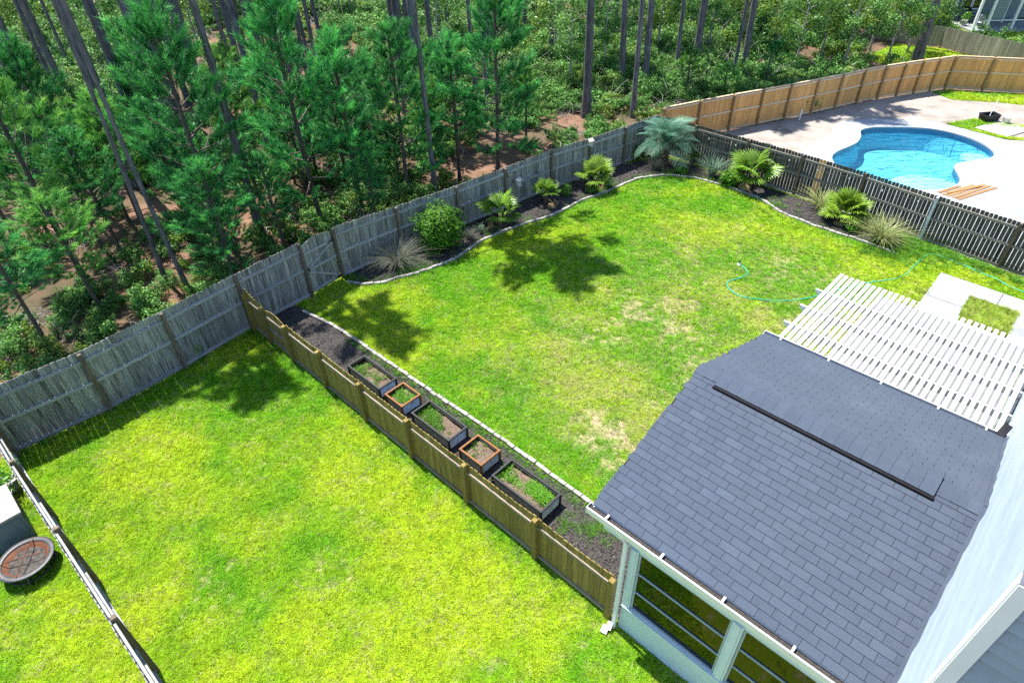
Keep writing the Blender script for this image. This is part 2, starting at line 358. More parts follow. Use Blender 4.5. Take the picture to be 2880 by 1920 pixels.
# ------------------------------------------------------------------ survey of fences (from the fence posts' feet)
BACK = [(at(49, 1277), 2.12)] + [(at(*p), h) for p, h in (((316, 1155), 2.12), ((524.5, 1038), 2.13), ((712, 926), 2.10), ((880, 836), 2.15), ((967, 784), 2.08))]
for p in ((1113, 586), (1284.5, 526.5), (1421, 475.5), (1552, 424.5), (1662, 392), (1762, 359)): 
    q = at(*p, 1.82); BACK.append((Vector((q.x, q.y, 0)), 1.86))
CORNER = Vector((8.05, 29.75, 0)); BACK.append((Vector((7.35, 30.25, 0)), 1.86))
DIV_U = [-12.69, -11.37, -9.62, -7.68, -5.71, -3.65, -1.46, .52]
DARK = [Vector((7.55, 30.1, 0)), Vector((8.75, 28.85, 0)), Vector((10.62, 26.95, 0)), Vector((12.33, 25.2, 0)), Vector((14.05, 23.25, 0)), Vector((15.70, 21.1, 0)), Vector((17.4, 19.0, 0)), Vector((19.1, 16.9, 0)), Vector((20.8, 14.8, 0))]
ORANGE = [Vector((7.75, 31.15, 0))] + [Vector((x, y, 0)) for x, y in ((9.78, 32.05), (11.7, 32.85), (13.4, 33.5), (15.1, 34.2), (16.85, 34.95), (18.45, 35.65), (20.0, 36.4), (21.45, 37.0), (22.78, 37.45), (24.0, 37.85), (25.1, 38.15), (26.2, 38.5), (28.1, 37.95), (30.6, 37.2), (33.0, 36.5))]

# ------------------------------------------------------------------ ground
POOL = [(15.56, 28.89), (16.08, 29.64), (17.01, 30.3), (17.62, 30.8), (18.13, 31.56), (18.49, 32.34), (19.21, 32.68), (20.31, 32.66), (21.74, 32.42), (22.58, 31.93), (23.22, 31.09), (23.51, 30.21), (23.5, 29.38), (23.25, 28.79), (22.77, 28.42), (21.9, 28.2), (21.11, 27.98), (20.68, 27.6), (20.47, 26.99), (20.18, 26.24), (19.67, 25.7), (18.9, 25.35), (17.9, 25.4), (16.9, 25.9), (16.0, 26.7), (15.45, 27.7)]
POOLS = [(p.x, p.y) for p in smooth_path([(x, y, 0) for x, y in POOL], 4, True)]
pc = np.mean(POOLS, axis=0)
HOLE = [tuple(pc + (np.array(p) - pc) * 1.05) for p in POOLS]
gf = ob('forest_floor', poly_mesh('forest_floor', [(-260, -120), (260, -120), (260, 400), (-260, 400)], [HOLE], -.03, M_floor)); tag(gf, kind='structure')
LAWN = [tuple(U(*p)[:2]) for p in ((4.9, -24), (-13.5, -24))] + [tuple((p - UX * .16)[:2]) for p, h in BACK[:-1]] + [(7.6, 30.0)] + [tuple(p[:2]) for p in DARK[1:]] + [tuple(U(12, 19.5)[:2]), tuple(U(12, 15.2)[:2]), tuple(U(5.2, 15.2)[:2]), tuple(U(4.95, 0)[:2])]
LAWNP = np.array(LAWN)
BEDL = [at(*p) for p in ((978, 796), (1000, 800), (1023, 803), (1046, 801), (1073, 798.5), (1100, 791.5), (1130, 780))] + [Vector((x, y, 0)) for x, y in ((-3.76, 19.54), (-3.21, 19.83), (-2.65, 20.18), (-2.08, 20.65), (-1.62, 21.21), (-1.15, 21.85), (-0.59, 22.35), (0.05, 22.83), (0.71, 23.25), (1.37, 23.59), (1.93, 23.97), (2.43, 24.44), (3.18, 25.14), (4.25, 25.83), (5.04, 26.49), (5.78, 27.06), (6.54, 27.35), (7.31, 27.42), (7.99, 27.28), (8.55, 27.03), (9.08, 26.66), (9.51, 26.3), (9.83, 26.01), (10.19, 25.58), (10.71, 24.97), (10.99, 24.41), (11.16, 23.78), (11.45, 23.29), (11.80, 22.85), (12.11, 22.45), (12.67, 21.91), (13.15, 21.44), (13.69, 20.87), (14.33, 20.09))]
EDGE1 = smooth_path(BEDL, 5)
BED1 = [(p.x, p.y) for p in EDGE1] + [(15.1, 21.0)] + [(p.x - .1, p.y - .1) for p in DARK[5:1:-1]] + [(8.6, 28.75), (7.5, 29.6)] + [tuple((p - UX * .05)[:2]) for p, h in BACK[11:4:-1]]
BED2 = [tuple(U(*p)[:2]) for p in ((-13.97, .2), (.9, .2), (.9, 2.02), (-9, 1.98), (-13.2, 1.9), (-14.04, 1.75))]
PATIO = [tuple(U(*p)[:2]) for p in ((.45, 5.0), (4.83, 5.0), (4.83, 15.4), (.45, 15.4))]
PATH = [tuple(U(*p)[:2]) for p in ((1.60, 15.4), (4.80, 15.4), (7, 15.6), (7, 18.2), (1.56, 18.3))]
def drymask(x, y):
    """where the turf is worn thin: patches of dry thatch and soil"""
    P = np.stack([x, y], 1); d = P - np.array([E0.x, E0.y]); uu = d @ np.array(UX[:2]); vv = d @ np.array(UY[:2])
    f = fbm(x * .9, y * .9, 3, 5); g = fbm(x * .28, y * .28, 11, 3); fine = fbm(x * 4.5, y * 4.5, 21, 3)
    main = np.clip((vv - 4.5) / 3, 0, 1) * np.clip((uu + 8.2) / 3.5, 0, 1) * np.clip((17.5 - vv) / 4, 0, 1)
    near = np.exp(-(((uu + .4) / 1.3) ** 2 + ((vv - 3.4) / 1.1) ** 2)) * .7
    mid = np.exp(-(((uu + 2.6) / 1.2) ** 2 + ((vv - 4.1) / .9) ** 2)) * .55
    speck = fbm(x * 7.0, y * 7.0, 71, 4); patch = fbm(x * .75, y * .75, 77, 4)
    val = np.clip((speck - .74 + .42 * np.clip((patch - .36) * 2.2, 0, 1)) * 9, 0, .95) * np.clip(main * 1.4, 0, 1) * .72
    val = np.maximum(val, np.clip((near + mid) * 1.3 + (fine - .55) * 2, 0, 1) * np.clip((near + mid) * 3, 0, 1))
    left = (vv < 0)
    val = np.where(left, np.clip((speck - .70 + .10 * (patch > .55)) * 8, 0, .6) , val)
    return val
step = .11
gx = np.arange(-27, 24, step); gy = np.arange(-12, 31, step)
GX, GY = np.meshgrid(gx, gy); P = np.stack([GX.ravel(), GY.ravel()], 1)
ins = inpoly(P, LAWNP).reshape(GX.shape)
cell = ins[:-1, :-1] & ins[1:, :-1] & ins[:-1, 1:] & ins[1:, 1:]
jj, ii = np.nonzero(cell); nxg = len(gx)
quad = np.stack([jj * nxg + ii, jj * nxg + ii + 1, (jj + 1) * nxg + ii + 1, (jj + 1) * nxg + ii], 1)
used = np.unique(quad); remap = -np.ones(P.shape[0], np.int64); remap[used] = np.arange(len(used))
LP = P[used]; zz = (fbm(LP[:, 0] * .8, LP[:, 1] * .8, 5, 3) - .5) * .02
lm = npmesh('lawn', np.column_stack([LP, zz]), remap[quad], M_lawn, True)
a = lm.attributes.new('dry', 'FLOAT', 'POINT'); a.data.foreach_set('value', drymask(LP[:, 0], LP[:, 1]).astype(np.float32))
tag(ob('lawn', lm), kind='structure')
def moundsheet(name, poly, z, mat, stepm=.12, amp=.03):
    poly = np.array(poly); x0, y0 = poly.min(0); x1, y1 = poly.max(0)
    m = poly_mesh(name, [tuple(p) for p in poly], [], z, mat); bm = bmesh.new(); bm.from_mesh(m)
    for _ in range(3): bmesh.ops.subdivide_edges(bm, edges=[e for e in bm.edges if e.calc_length() > .45], cuts=1); bmesh.ops.triangulate(bm, faces=bm.faces)
    for vtx in bm.verts:
        if not vtx.is_boundary: vtx.co.z += amp * (.3 + float(fbm(np.array([vtx.co.x * 2]), np.array([vtx.co.y * 2]), 9, 3)[0]))
    bm.to_mesh(m); bm.free(); return m
tag(ob('mulch_bed', moundsheet('mulch_bed', BED1, .022, M_mulch)), kind='structure')
tag(ob('mulch_bed', moundsheet('mulch_bed_b', BED2, .022, M_mulch)), kind='structure')
def slab(name, poly, z0, z1, mat):
    mb = MB(); mb.prism(poly, z0, z1); m = mb.mesh(name, mat); bm = bmesh.new(); bm.from_mesh(m); bmesh.ops.triangulate(bm, faces=[f for f in bm.faces if len(f.verts) > 4]); bmesh.ops.recalc_face_normals(bm, faces=bm.faces); bm.to_mesh(m); bm.free()
    return tag(ob(name, m), kind='structure')
M_patio = pmat('patio_concrete', (.135, .14, .15), (.185, .19, .20), 1.2, .9, .15, bscale=40, c3=(.11, .115, .12), s3=.7)
slab('patio', PATIO, -.05, .05, M_patio)
SQ = [tuple(U(*p)[:2]) for p in ((2.75, 15.65), (4.15, 15.62), (4.15, 17.38), (2.72, 17.4))]
tag(ob('concrete_path', poly_mesh('concrete_path', PATH, [SQ], .045, M_conc)), kind='structure')
mb = MB(); 
for a_, b_ in (((1.62, 16.5), (2.74, 16.5)), ((3.5, 17.42), (3.5, 18.22))): mb.beam(U(*a_, .0465), U(*b_, .0465), .02, .004)
tag(ob('path_joint', mb.mesh('path_joint', M_under)), kind='structure')
# pool yard
PY = [(8.2, 30.7)] + [(p.x, p.y) for p in ORANGE[1:]] + [(36, 30), (30, 8), (21.2, 14.6)] + [(p.x, p.y) for p in DARK[7:0:-1]]
tag(ob('sand', poly_mesh('sand', PY, [HOLE], -.006, M_sand)), kind='structure')
DECK = [(14.53, 29.93), (15.61, 30.97), (16.56, 31.68), (17.26, 32.85), (17.95, 33.55), (18.92, 33.84), (20.46, 33.79), (22.24, 33.43), (23.33, 32.6), (24.02, 31.83), (24.9, 30.5), (26.6, 30.2), (31, 28.5), (31, 20), (24.5, 19.5), (22.5, 18.4), (19.0, 18.0), (17.9, 19.4), (15.9, 21.9), (14.2, 24.2), (13.2, 26.2), (13.6, 28.3)]
dk = [(p.x, p.y) for p in smooth_path([(x, y, 0) for x, y in DECK[:11]], 5)] + DECK[11:]
mdk = poly_mesh('pool_deck', dk, [POOLS], .03, M_deckc)
deck = tag(ob('pool_deck', mdk), kind='structure')
def ring(poly, z0, z1, mat, name, s0=1.0, s1=1.0):
    n = len(poly); v = [(*(pc + (np.array(p) - pc) * s0), z0) for p in poly] + [(*(pc + (np.array(p) - pc) * s1), z1) for p in poly]
    m = bpy.data.meshes.new(name); m.from_pydata(v, [], [(i, (i + 1) % n, n + (i + 1) % n, n + i) for i in range(n)]); m.materials.append(mat); m.polygons.foreach_set('use_smooth', [True] * n); return m
pool = thing('swimming_pool', 'freeform swimming pool with blue water and dark blue tile band', 'pool', (pc[0], pc[1], 0))
def pchild(name, m): o = ob(name, m, pool, (-pc[0], -pc[1], 0)); return o
pchild('coping_edge', ring(POOLS, .03, -.04, M_deckc, 'coping'))
pchild('tile_band', ring(POOLS, -.04, -.30, M_tile, 'tile', .998, .998))
pchild('basin_wall', ring(POOLS, -.30, -1.1, M_plaster, 'basinwall', .998, .93))
pchild('basin_floor', poly_mesh('basinfloor', [tuple(pc + (np.array(p) - pc) * .935) for p in POOLS], [], -1.1, M_plaster))
pchild('water', poly_mesh('water', [tuple(pc + (np.array(p) - pc) * .997) for p in POOLS], [], -.16, M_water))
def shelf(cx, cy, rx, ry, ang, z):
    pts = []
    for k in range(28):
        t = 2 * PI * k / 28; p = np.array([cx + rx * math.cos(t) * math.cos(ang) - ry * math.sin(t) * math.sin(ang), cy + rx * math.cos(t) * math.sin(ang) + ry * math.sin(t) * math.cos(ang)]); pts.append(p)
    inside = np.array([tuple(pc + (np.array(p) - pc) * .985) for p in POOLS]); P_ = np.array(pts); keep = inpoly(P_, inside)
    for k in range(28):
        if not keep[k]:
            d_ = P_[k] - np.array([cx, cy]); t = 1.0
            while t > 0.02 and not inpoly(np.array([[cx, cy] + d_ * t]), inside)[0]: t -= .02
            P_[k] = np.array([cx, cy]) + d_ * t
    mb = MB(); mb.prism([tuple(p) for p in P_], -1.1, z); return mb.mesh('shelf', M_shelf)
pchild('sun_shelf', shelf(18.85, 26.35, 1.55, 1.15, -.15, -.32))
pchild('entry_step', shelf(22.9, 29.2, .7, .8, .3, -.36))

# ------------------------------------------------------------------ fences
_pk = {}
def picket_mesh(wd, h, mat, ear=.28, th=.018):
    key = (round(wd, 3), round(h, 2), mat.name, ear)
    if key not in _pk:
        e = wd * ear
        out = [(-wd / 2, 0), (wd / 2, 0), (wd / 2, h - e), (wd / 2 - e * .35, h - e * .3), (wd / 2 - e, h), (-wd / 2 + e, h), (-wd / 2 + e * .35, h - e * .3), (-wd / 2, h - e)]
        n = len(out); v = [(x, -th / 2, z) for x, z in out] + [(x, th / 2, z) for x, z in out]
        f = [tuple(range(n)), tuple(range(2 * n - 1, n - 1, -1))] + [(i, n + i, n + (i + 1) % n, (i + 1) % n) for i in range(n)]
        m = bpy.data.meshes.new('picket'); m.from_pydata(v, [], f); m.materials.append(mat)
        bm = bmesh.new(); bm.from_mesh(m); bmesh.ops.recalc_face_normals(bm, faces=bm.faces); bm.to_mesh(m); bm.free()
        _pk[key] = m
    return _pk[key]
_pm = {}
def post_mesh(s, h, mat, cap=False):
    key = (s, round(h, 2), mat.name, cap)
    if key not in _pm:
        mb = MB(); mb.box((0, 0, h / 2), (s, s, h)); 
        if cap: mb.box((0, 0, h + .014), (s * 1.28, s * 1.28, .03)); mb.box((0, 0, h + .045), (s * 1.0, s * 1.0, .03), None, .5)
        else: mb.box((0, 0, h + .008), (s * .97, s * .97, .016), None, .86)
        _pm[key] = mb.mesh('post', mat)
    return _pm[key]
_rm = {}
def rail_mesh(L, th, hh, mat):
    key = (round(L, 2), th, hh, mat.name)
    if key not in _rm: mb = MB(); mb.box((0, 0, 0), (L, th, hh)); _rm[key] = mb.mesh('rail', mat)
    return _rm[key]
def fence(name, label, posts, side, wd, gap, mp, mr, mpo, rails, postdim=.095, z0=.05, skip=(), group=None, ear=.28, over=.0, special=None, postmat=None, railh=.09, profile=None, cap=False, endpost=True, pickoff=.065):
    """posts: [(foot, picket height)]; side +1: posts and rails on the left of the run"""
    o0 = posts[0][0]; root = thing(name, label, 'fence', o0, 0, group)
    for i, (p, h) in enumerate(posts):
        if i == len(posts) - 1 and not endpost: continue
        mt = (postmat or {}).get(i, mpo)
        ob('post', post_mesh(postdim, h - .04, mt, cap), root, p - o0, (random.uniform(-.008, .008), random.uniform(-.008, .008), math.atan2((posts[min(i + 1, len(posts) - 1)][0] - posts[max(i - 1, 0)][0]).y, (posts[min(i + 1, len(posts) - 1)][0] - posts[max(i - 1, 0)][0]).x)))
    for i in range(len(posts) - 1):
        if i in skip: continue
        (a, ha), (b, hb) = posts[i], posts[i + 1]; d = b - a; L = d.length; x = d / L; n = Vector((-x.y, x.x, 0)) * side
        ang = math.atan2(x.y, x.x); hm = (ha + hb) / 2
        cnt = max(1, int(round(L / (wd + gap)))); st = L / cnt
        for k in range(cnt):
            t = (k + .5) / cnt; h = round((ha + (hb - ha) * t) / .03) * .03
            if profile: h = round((h + profile(i, t)) / .02) * .02
            mt = mp
            if special and (i, k) in special: mt = special[(i, k)]
            ob('picket', picket_mesh(min(wd, st - gap), h - z0, mt, ear), root, a + d * t - n * pickoff - o0 + Vector((0, 0, z0 + random.uniform(-.012, .012))), (random.uniform(-.004, .004), random.uniform(-.0035, .0035), ang))
        for zf in rails:
            zr = zf if zf < .5 else hm * zf
            ob('rail', rail_mesh(L - postdim - .006, .04, railh, mr), root, (a + b) / 2 - n * .034 - o0 + Vector((0, 0, zr)), (0, -math.atan2((hb - ha) * (zf if zf >= .5 else 0), L), ang))
    return root
fence('wooden_fence', 'weathered grey back fence of tall pickets running from left corner past the gate', BACK, -1, .138, .004, M_fence_grey, M_rail_grey, M_post_brown, (.14, .52, .86), .10, .03, skip=(4,), railh=.10)
# gate in the back fence
def gate(name, label, a, b, ha, hb, mp, mr, npk, arch, side, z0=.1, braces=True, wd=None, railz=(.2, .52, .84), pickoff=.065):
    d = b - a; L = d.length; x = d / L; ang = math.atan2(x.y, x.x); ny = side
    g = thing(name, label, 'gate', a, ang)
    s0, s1 = .07, L - .07; st = (s1 - s0) / npk; hm = (ha + hb) / 2 - .14
    for k in range(npk):
        t = (k + .5) / npk; zt0 = hm + arch * math.sin(PI * (t - .5 / npk)); zt1 = hm + arch * math.sin(PI * (t + .5 / npk)); w2 = st / 2 - .003
        yo = -ny * pickoff
        v = []
        for yy in (yo - .009, yo + .009): v += [(-w2, yy, 0), (w2, yy, 0), (w2, yy, zt1 - z0), (-w2, yy, zt0 - z0)]
        mb = MB(); mb.add(v, [(3, 2, 1, 0), (4, 5, 6, 7), (0, 1, 5, 4), (1, 2, 6, 5), (2, 3, 7, 6), (3, 0, 4, 7)])
        ob('picket', mb.mesh('gate_picket', mp), g, (s0 + st * (k + .5), 0, z0))
    zr = [hm * f for f in railz]; zr[0] = railz[0]
    for z in zr: ob('rail', rail_mesh(s1 - s0, .036, .09, mr), g, ((s0 + s1) / 2, -ny * .036, z))
    if braces:
        for (xa, za), (xb, zb) in (((s0 + .06, zr[1] + .06), (s1 - .04, zr[2] - .05)), ((s0 + .06, zr[1] - .06), (s1 - .06, zr[0] + .06))):
            mb = MB(); mb.beam((xa, -ny * .034, za), (xb, -ny * .034, zb), .032, .075, Vector((0, -ny, 0)).cross(Vector((xb - xa, 0, zb - za)).normalized())); ob('brace', mb.mesh('brace', mr), g)
        for z in (zr[0], zr[2]):
            mb = MB(); mb.box((s1 - .01, -ny * .008, z), (.10, .012, .12)); mb.add([(s1 - .06, -ny * .006, z - .05), (s1 - .06, -ny * .006, z + .05), (s1 - .30, -ny * .006, z), (s1 - .06, -ny * .014, z - .05), (s1 - .06, -ny * .014, z + .05), (s1 - .30, -ny * .014, z)], [(0, 1, 2), (5, 4, 3), (0, 2, 5, 3), (1, 0, 3, 4), (2, 1, 4, 5)]); ob('hinge', mb.mesh('hinge', M_blackmetal), g)
        mb = MB(); mb.box((s0 + .08, -ny * .004, zr[1] + .02), (.035, .03, .16)); mb.box((s0 + .03, -ny * .004, zr[1] + .03), (.14, .022, .03)); ob('latch', mb.mesh('latch', M_blackmetal), g)
    return g
gate('wooden_gate', 'grey arched picket gate with diagonal braces and black hinges in the back fence', BACK[4][0], BACK[5][0], 2.15, 2.08, M_fence_grey, M_rail_grey, 8, .12, -1)
# divider between the yards (posts and rails face the near yard)
DIV = [(U(-13.75, .10), 1.50), (U(DIV_U[0], .10), 1.48)] + [(U(u_, .10), 1.44) for u_ in DIV_U[1:]]
def scal(i, t): return -.05 * math.sin(PI * t) if i != 0 else -.07 * math.sin(PI * t) + .16 * (1 - t)
fence('wooden_fence', 'low greenish brown picket fence between the near lawn and the raised planters', DIV, -1, .135, .005, M_div, M_divtop, M_div, (.12, .80), .12, .04, skip=(1,), profile=scal, railh=.085)
gate('wooden_gate', 'small arched picket gate in the low fence beside the back fence corner', DIV[1][0], DIV[2][0], 1.50, 1.46, M_div, M_divtop, 8, .14, -1, .06, False)
# left neighbour fence
LEFT = [(U(-13.45, -6.92), 2.12), (U(-10.57, -6.88), 2.12), (U(-7.97, -6.80), 2.12), (U(-5.2, -6.72), 2.12), (U(-2.5, -6.64), 2.12), (U(.2, -6.56), 2.12)]
fence('wooden_fence', 'weathered grey fence seen from above between near lawn and the fire pit', LEFT, 1, .135, .02, M_fence_grey, M_rail_grey, M_post_brown, (.16, .50, .93), .105, .05, pickoff=.075, railh=.09)
# dark fence on the pool side
spec = {(3, 5): M_cedar, (3, 6): M_cedar}
fence('wooden_fence', 'dark stained picket fence with light gaps in front of the swimming pool', [(p, 1.84) for p in DARK], -1, .125, .014, M_dark, M_darkrail, M_post_brown, (.13, .52, .88), .095, .05, special=spec, postmat={5: M_galvpost}, ear=.30)
# new cedar fence
def orng(i, t): return 0
fence('wooden_fence', 'new orange cedar privacy fence behind the pool with a flat cap rail', [(p, 1.84) for p in ORANGE], -1, .13, .003, M_cedar, M_cedarrail, M_cedarpost, (.10, .55, .95), .11, .03, ear=.05, railh=.09, cap=True)
capr = bpy.data.objects[[o.name for o in bpy.data.objects if o.get('label', '').startswith('new orange cedar')][0]]
for a_, b_ in zip(ORANGE, ORANGE[1:]):
    mb = MB(); mb.box((0, 0, 0), ((b_ - a_).length - .13, .10, .035)); n_ = Vector((-(b_ - a_).y, (b_ - a_).x, 0)).normalized()
    ob('cap_rail', mb.mesh('cap_rail', M_cedarrail), capr, (a_ + b_) / 2 - ORANGE[0] + n_ * .05 + Vector((0, 0, 1.855)), (0, 0, math.atan2((b_ - a_).y, (b_ - a_).x)))
# far grey fence by the neighbour's house
FARF = [(Vector((26.8, 50.6, 0)), 1.32), (Vector((28.8, 48.9, 0)), 1.32), (Vector((30.65, 47.4, 0)), 1.32), (Vector((31.62, 45.6, 0)), 1.32), (Vector((32.6, 43.6, 0)), 1.32), (Vector((33.9, 41.6, 0)), 1.32), (Vector((35.2, 39.6, 0)), 1.32)]
fence('wooden_fence', 'plain grey board fence in front of the far house', FARF, 1, .13, .004, M_farfence, M_farfence, M_farfence, (.2, .8), .08, .03, ear=.05)

# ------------------------------------------------------------------ the house with its porch
house = thing('house', 'white sided house with a grey shingled porch roof at lower right', 'house', U(0, 0), UANG)
RZ, EZ, HALF, RL, WALLU = 4.48, 3.40, 3.21, 4.86, 4.87
sl_len = math.hypot(HALF, RZ - EZ); sl_ang = math.atan2(RZ - EZ, HALF)
def slope(near):
    sg = 1 if near else -1; y0 = 0 if near else 2 * HALF
    mb = MB(); t = .05
    a0 = (0, y0, EZ); a1 = (RL, y0, EZ); b1 = (RL, HALF, RZ); b0 = (0, HALF, RZ)
    vs = [Vector(p) - Vector((0, 0, .0)) for p in (a0, a1, b1, b0)] + [Vector(p) - Vector((0, 0, t)) for p in (a0, a1, b1, b0)]
    fs = [(0, 1, 2, 3), (7, 6, 5, 4), (0, 4, 5, 1), (2, 6, 7, 3), (1, 5, 6, 2), (3, 7, 4, 0)]
    if not near: fs = [tuple(reversed(f)) for f in fs]
    mb.add(vs, fs); return ob('porch_roof', mb.mesh('porch_roof_deck', M_under), house)
EXP, TAB = .150, .335
mb = MB(); mb.box((0, .0715, 0), (TAB - .006, .143, .010)); m_tab = mb.mesh('shingle', M_shingle)
def shingle_mats(near):
    R_ = []
    ncourse = int(sl_len / EXP)
    for k in range(ncourse):
        s = k * EXP - .02; off = (k % 2) * TAB / 2 + random.uniform(-.01, .01) + ((k * 37) % 5) * .012
        x = -TAB / 2 + off - TAB
        while x < RL + TAB:
            xa, xb = max(x - TAB / 2, -.02), min(x + TAB / 2, RL)
            if xb - xa > .06: R_.append((s, (xa + xb) / 2, (xb - xa) / TAB, k))
            x += TAB
    return R_
def place_tab(rec, near):
    s, x, sx, k = rec; sg = 1 if near else -1
    y = (s * math.cos(sl_ang)) if near else 2 * HALF - s * math.cos(sl_ang); z = EZ + s * math.sin(sl_ang) + .014
    tl = -.02
    rot = Euler((sl_ang + tl, 0, 0)) if near else Euler((sl_ang + tl, 0, PI))
    return (x, y, z), rot, sx
near_roof = slope(True); far_roof = slope(False)
recs = shingle_mats(True)
recs.sort(key=lambda r: (r[0] * .9 - r[1] * .25))
for r in recs[:300]:
    loc, rot, sx = place_tab(r, True); ob('shingle', m_tab, near_roof, loc, rot, (sx, 1, 1))
def joined_tabs(recs, near, parent, name):
    vs, fs = [], []; base = [Vector(v.co) for v in m_tab.vertices]; pf = [tuple(p.vertices) for p in m_tab.polygons]
    for r in recs:
        loc, rot, sx = place_tab(r, near); R3 = rot.to_matrix(); n = len(vs)
        vs += [R3 @ Vector((b.x * sx, b.y, b.z)) + Vector(loc) for b in base]; fs += [tuple(i + n for i in f) for f in pf]
    m = bpy.data.meshes.new(name); m.from_pydata(vs, [], fs); m.materials.append(M_shingle); o = ob(name, m, parent); o['kind'] = 'stuff'
joined_tabs(recs[300:], True, near_roof, 'upper_shingles')
joined_tabs(shingle_mats(False), False, far_roof, 'far_slope_shingles')
# ridge caps and ridge vent
def bent(x0, x1, half, lift, th, name, mat, parent, drop=0):
    mb = MB(); c, s_ = math.cos(sl_ang), math.sin(sl_ang)
    pts = []
    for t in (-1, -.45, -.12, .12, .45, 1):
        d_ = abs(t) * half; zz_ = RZ + lift - max(d_ - .02, 0) * s_ / c * 1.0 - (0 if d_ > .02 else 0); pts.append((HALF + t * half, zz_))
    vs = []
    for x in (x0, x1):
        ex = drop if x == x1 else 0
        for y, z in pts: vs.append((x, y, z + ex))
        for y, z in reversed(pts): vs.append((x, y, z - th + ex))
    n = len(pts) * 2; fs = [tuple(range(n)), tuple(range(2 * n - 1, n - 1, -1))] + [(i, n + i, n + (i + 1) % n, (i + 1) % n) for i in range(n)]
    mb.add(vs, fs); m = mb.mesh(name, mat); bm = bmesh.new(); bm.from_mesh(m); bmesh.ops.recalc_face_normals(bm, faces=bm.faces); bm.to_mesh(m); bm.free()
    return ob(name, m, parent)
for k in range(3): bent(-.02 + k * .2, .24 + k * .2, .17, .026 + .003 * k, .012, 'ridge_cap', M_shingle, near_roof, -.006)
for k in range(3): bent(4.2 + k * .22, min(4.46 + k * .22, RL), .17, .026 + .003 * k, .012, 'ridge_cap', M_shingle, near_roof, -.006)
rv = bent(.47, 4.21, .240, .056, .012, 'ridge_vent', M_under, house)
for k in range(17): bent(.46 + k * .221, .46 + (k + 1) * .221 - .004, .25, .070, .014, 'vent_cap', M_shingle, rv, -.004)
for yy, hh in ((HALF - .255, .04), (HALF + .255, .028)):
    zc = RZ - .25 * math.tan(sl_ang) + .032
    mb = MB(); mb.box(((.46 + 4.22) / 2, yy - (.012 if yy < HALF else 0), zc - .004), (3.78, .06 if yy < HALF else .03, .05)); ob('vent_slot', mb.mesh('vent_slot', M_vent), rv)
# eaves: gutters
def gutter(y, sg, name):
    mb = MB(); L0, L1 = -.05, RL - .02; d_ = sg
    y0, y1 = y - d_ * .005, y - d_ * .15
    for (ya, za), (yb, zb) in (((y0, EZ - .02), (y0, EZ - .19)), ((y0, EZ - .19), (y1 + d_ * .03, EZ - .19)), ((y1 + d_ * .03, EZ - .19), (y1, EZ - .03)), ((y1, EZ - .03), (y1, EZ - .005)), ((y1, EZ - .005), (y1 + d_ * .02, EZ - .005))):
        mb.beam((L0, ya, za), (L1, ya, za), .001, .001) if False else None
        a = Vector((L0, ya, za)); b = Vector((L1, ya, za)); c = Vector((L1, yb, zb)); e = Vector((L0, yb, zb)); nrm = (b - a).cross(e - a).normalized() * .004
        mb.add([a - nrm, b - nrm, c - nrm, e - nrm, a + nrm, b + nrm, c + nrm, e + nrm], [(3, 2, 1, 0), (4, 5, 6, 7), (0, 1, 5, 4), (1, 2, 6, 5), (2, 3, 7, 6), (3, 0, 4, 7)])
    for x in (L0, L1): mb.box((x, (y0 + y1) / 2, EZ - .10), (.006, abs(y1 - y0), .17))
    g = ob('gutter', mb.mesh('gutter', M_metalwhite), house)
    for x in (.35, 1.45, 2.55, 3.65, 4.5):
        mb = MB(); mb.box((x, (y0 + y1) / 2 - d_ * .0, EZ - .0), (.035, abs(y1 - y0) + .02, .012)); mb.box((x, y1 - d_ * .004, EZ - .015), (.05, .012, .04)); ob('bracket', mb.mesh('bracket', M_metalwhite), g)
    mb = MB(); mb.box(((L0 + L1) / 2, y + d_ * .03, EZ - .11), (L1 - L0, .03, .16)); ob('fascia', mb.mesh('fascia', M_cedarpost if sg > 0 else M_trim), house)
    mb = MB(); mb.box(((L0 + L1) / 2, (y0 + y1) / 2 + d_ * .012, EZ - .11), (L1 - L0 - .02, .11, .10)); ob('leaf_litter', mb.mesh('gutter_litter', M_mulch), g)
gutter(0, 1, 'g'); gutter(2 * HALF, -1, 'g')
for yy0, yy1, za, zb in ((0, HALF, EZ, RZ), (HALF, 2 * HALF, RZ, EZ)):
    mb = MB(); mb.beam((.03, yy0, za - .13), (.03, yy1, zb - .13), .03, .15); ob('rake_board', mb.mesh('rake', M_trim), house)
# downspout at the porch corner
mb = MB(); mb.tube([(.66, -.07, EZ - .12), (.66, -.06, EZ - .28), (.74, .0, EZ - .45)], .035, 8); mb.box((.745, .0, 1.5), (.075, .06, 2.9)); mb.box((.70, -.07, .13), (.10, .16, .09), Euler((.5, 0, .3)).to_matrix()); mb.box((.66, -.17, .07), (.13, .16, .08), Euler((.3, 0, .2)).to_matrix())
ob('downspout', mb.mesh('downspout', M_metalwhite), house)
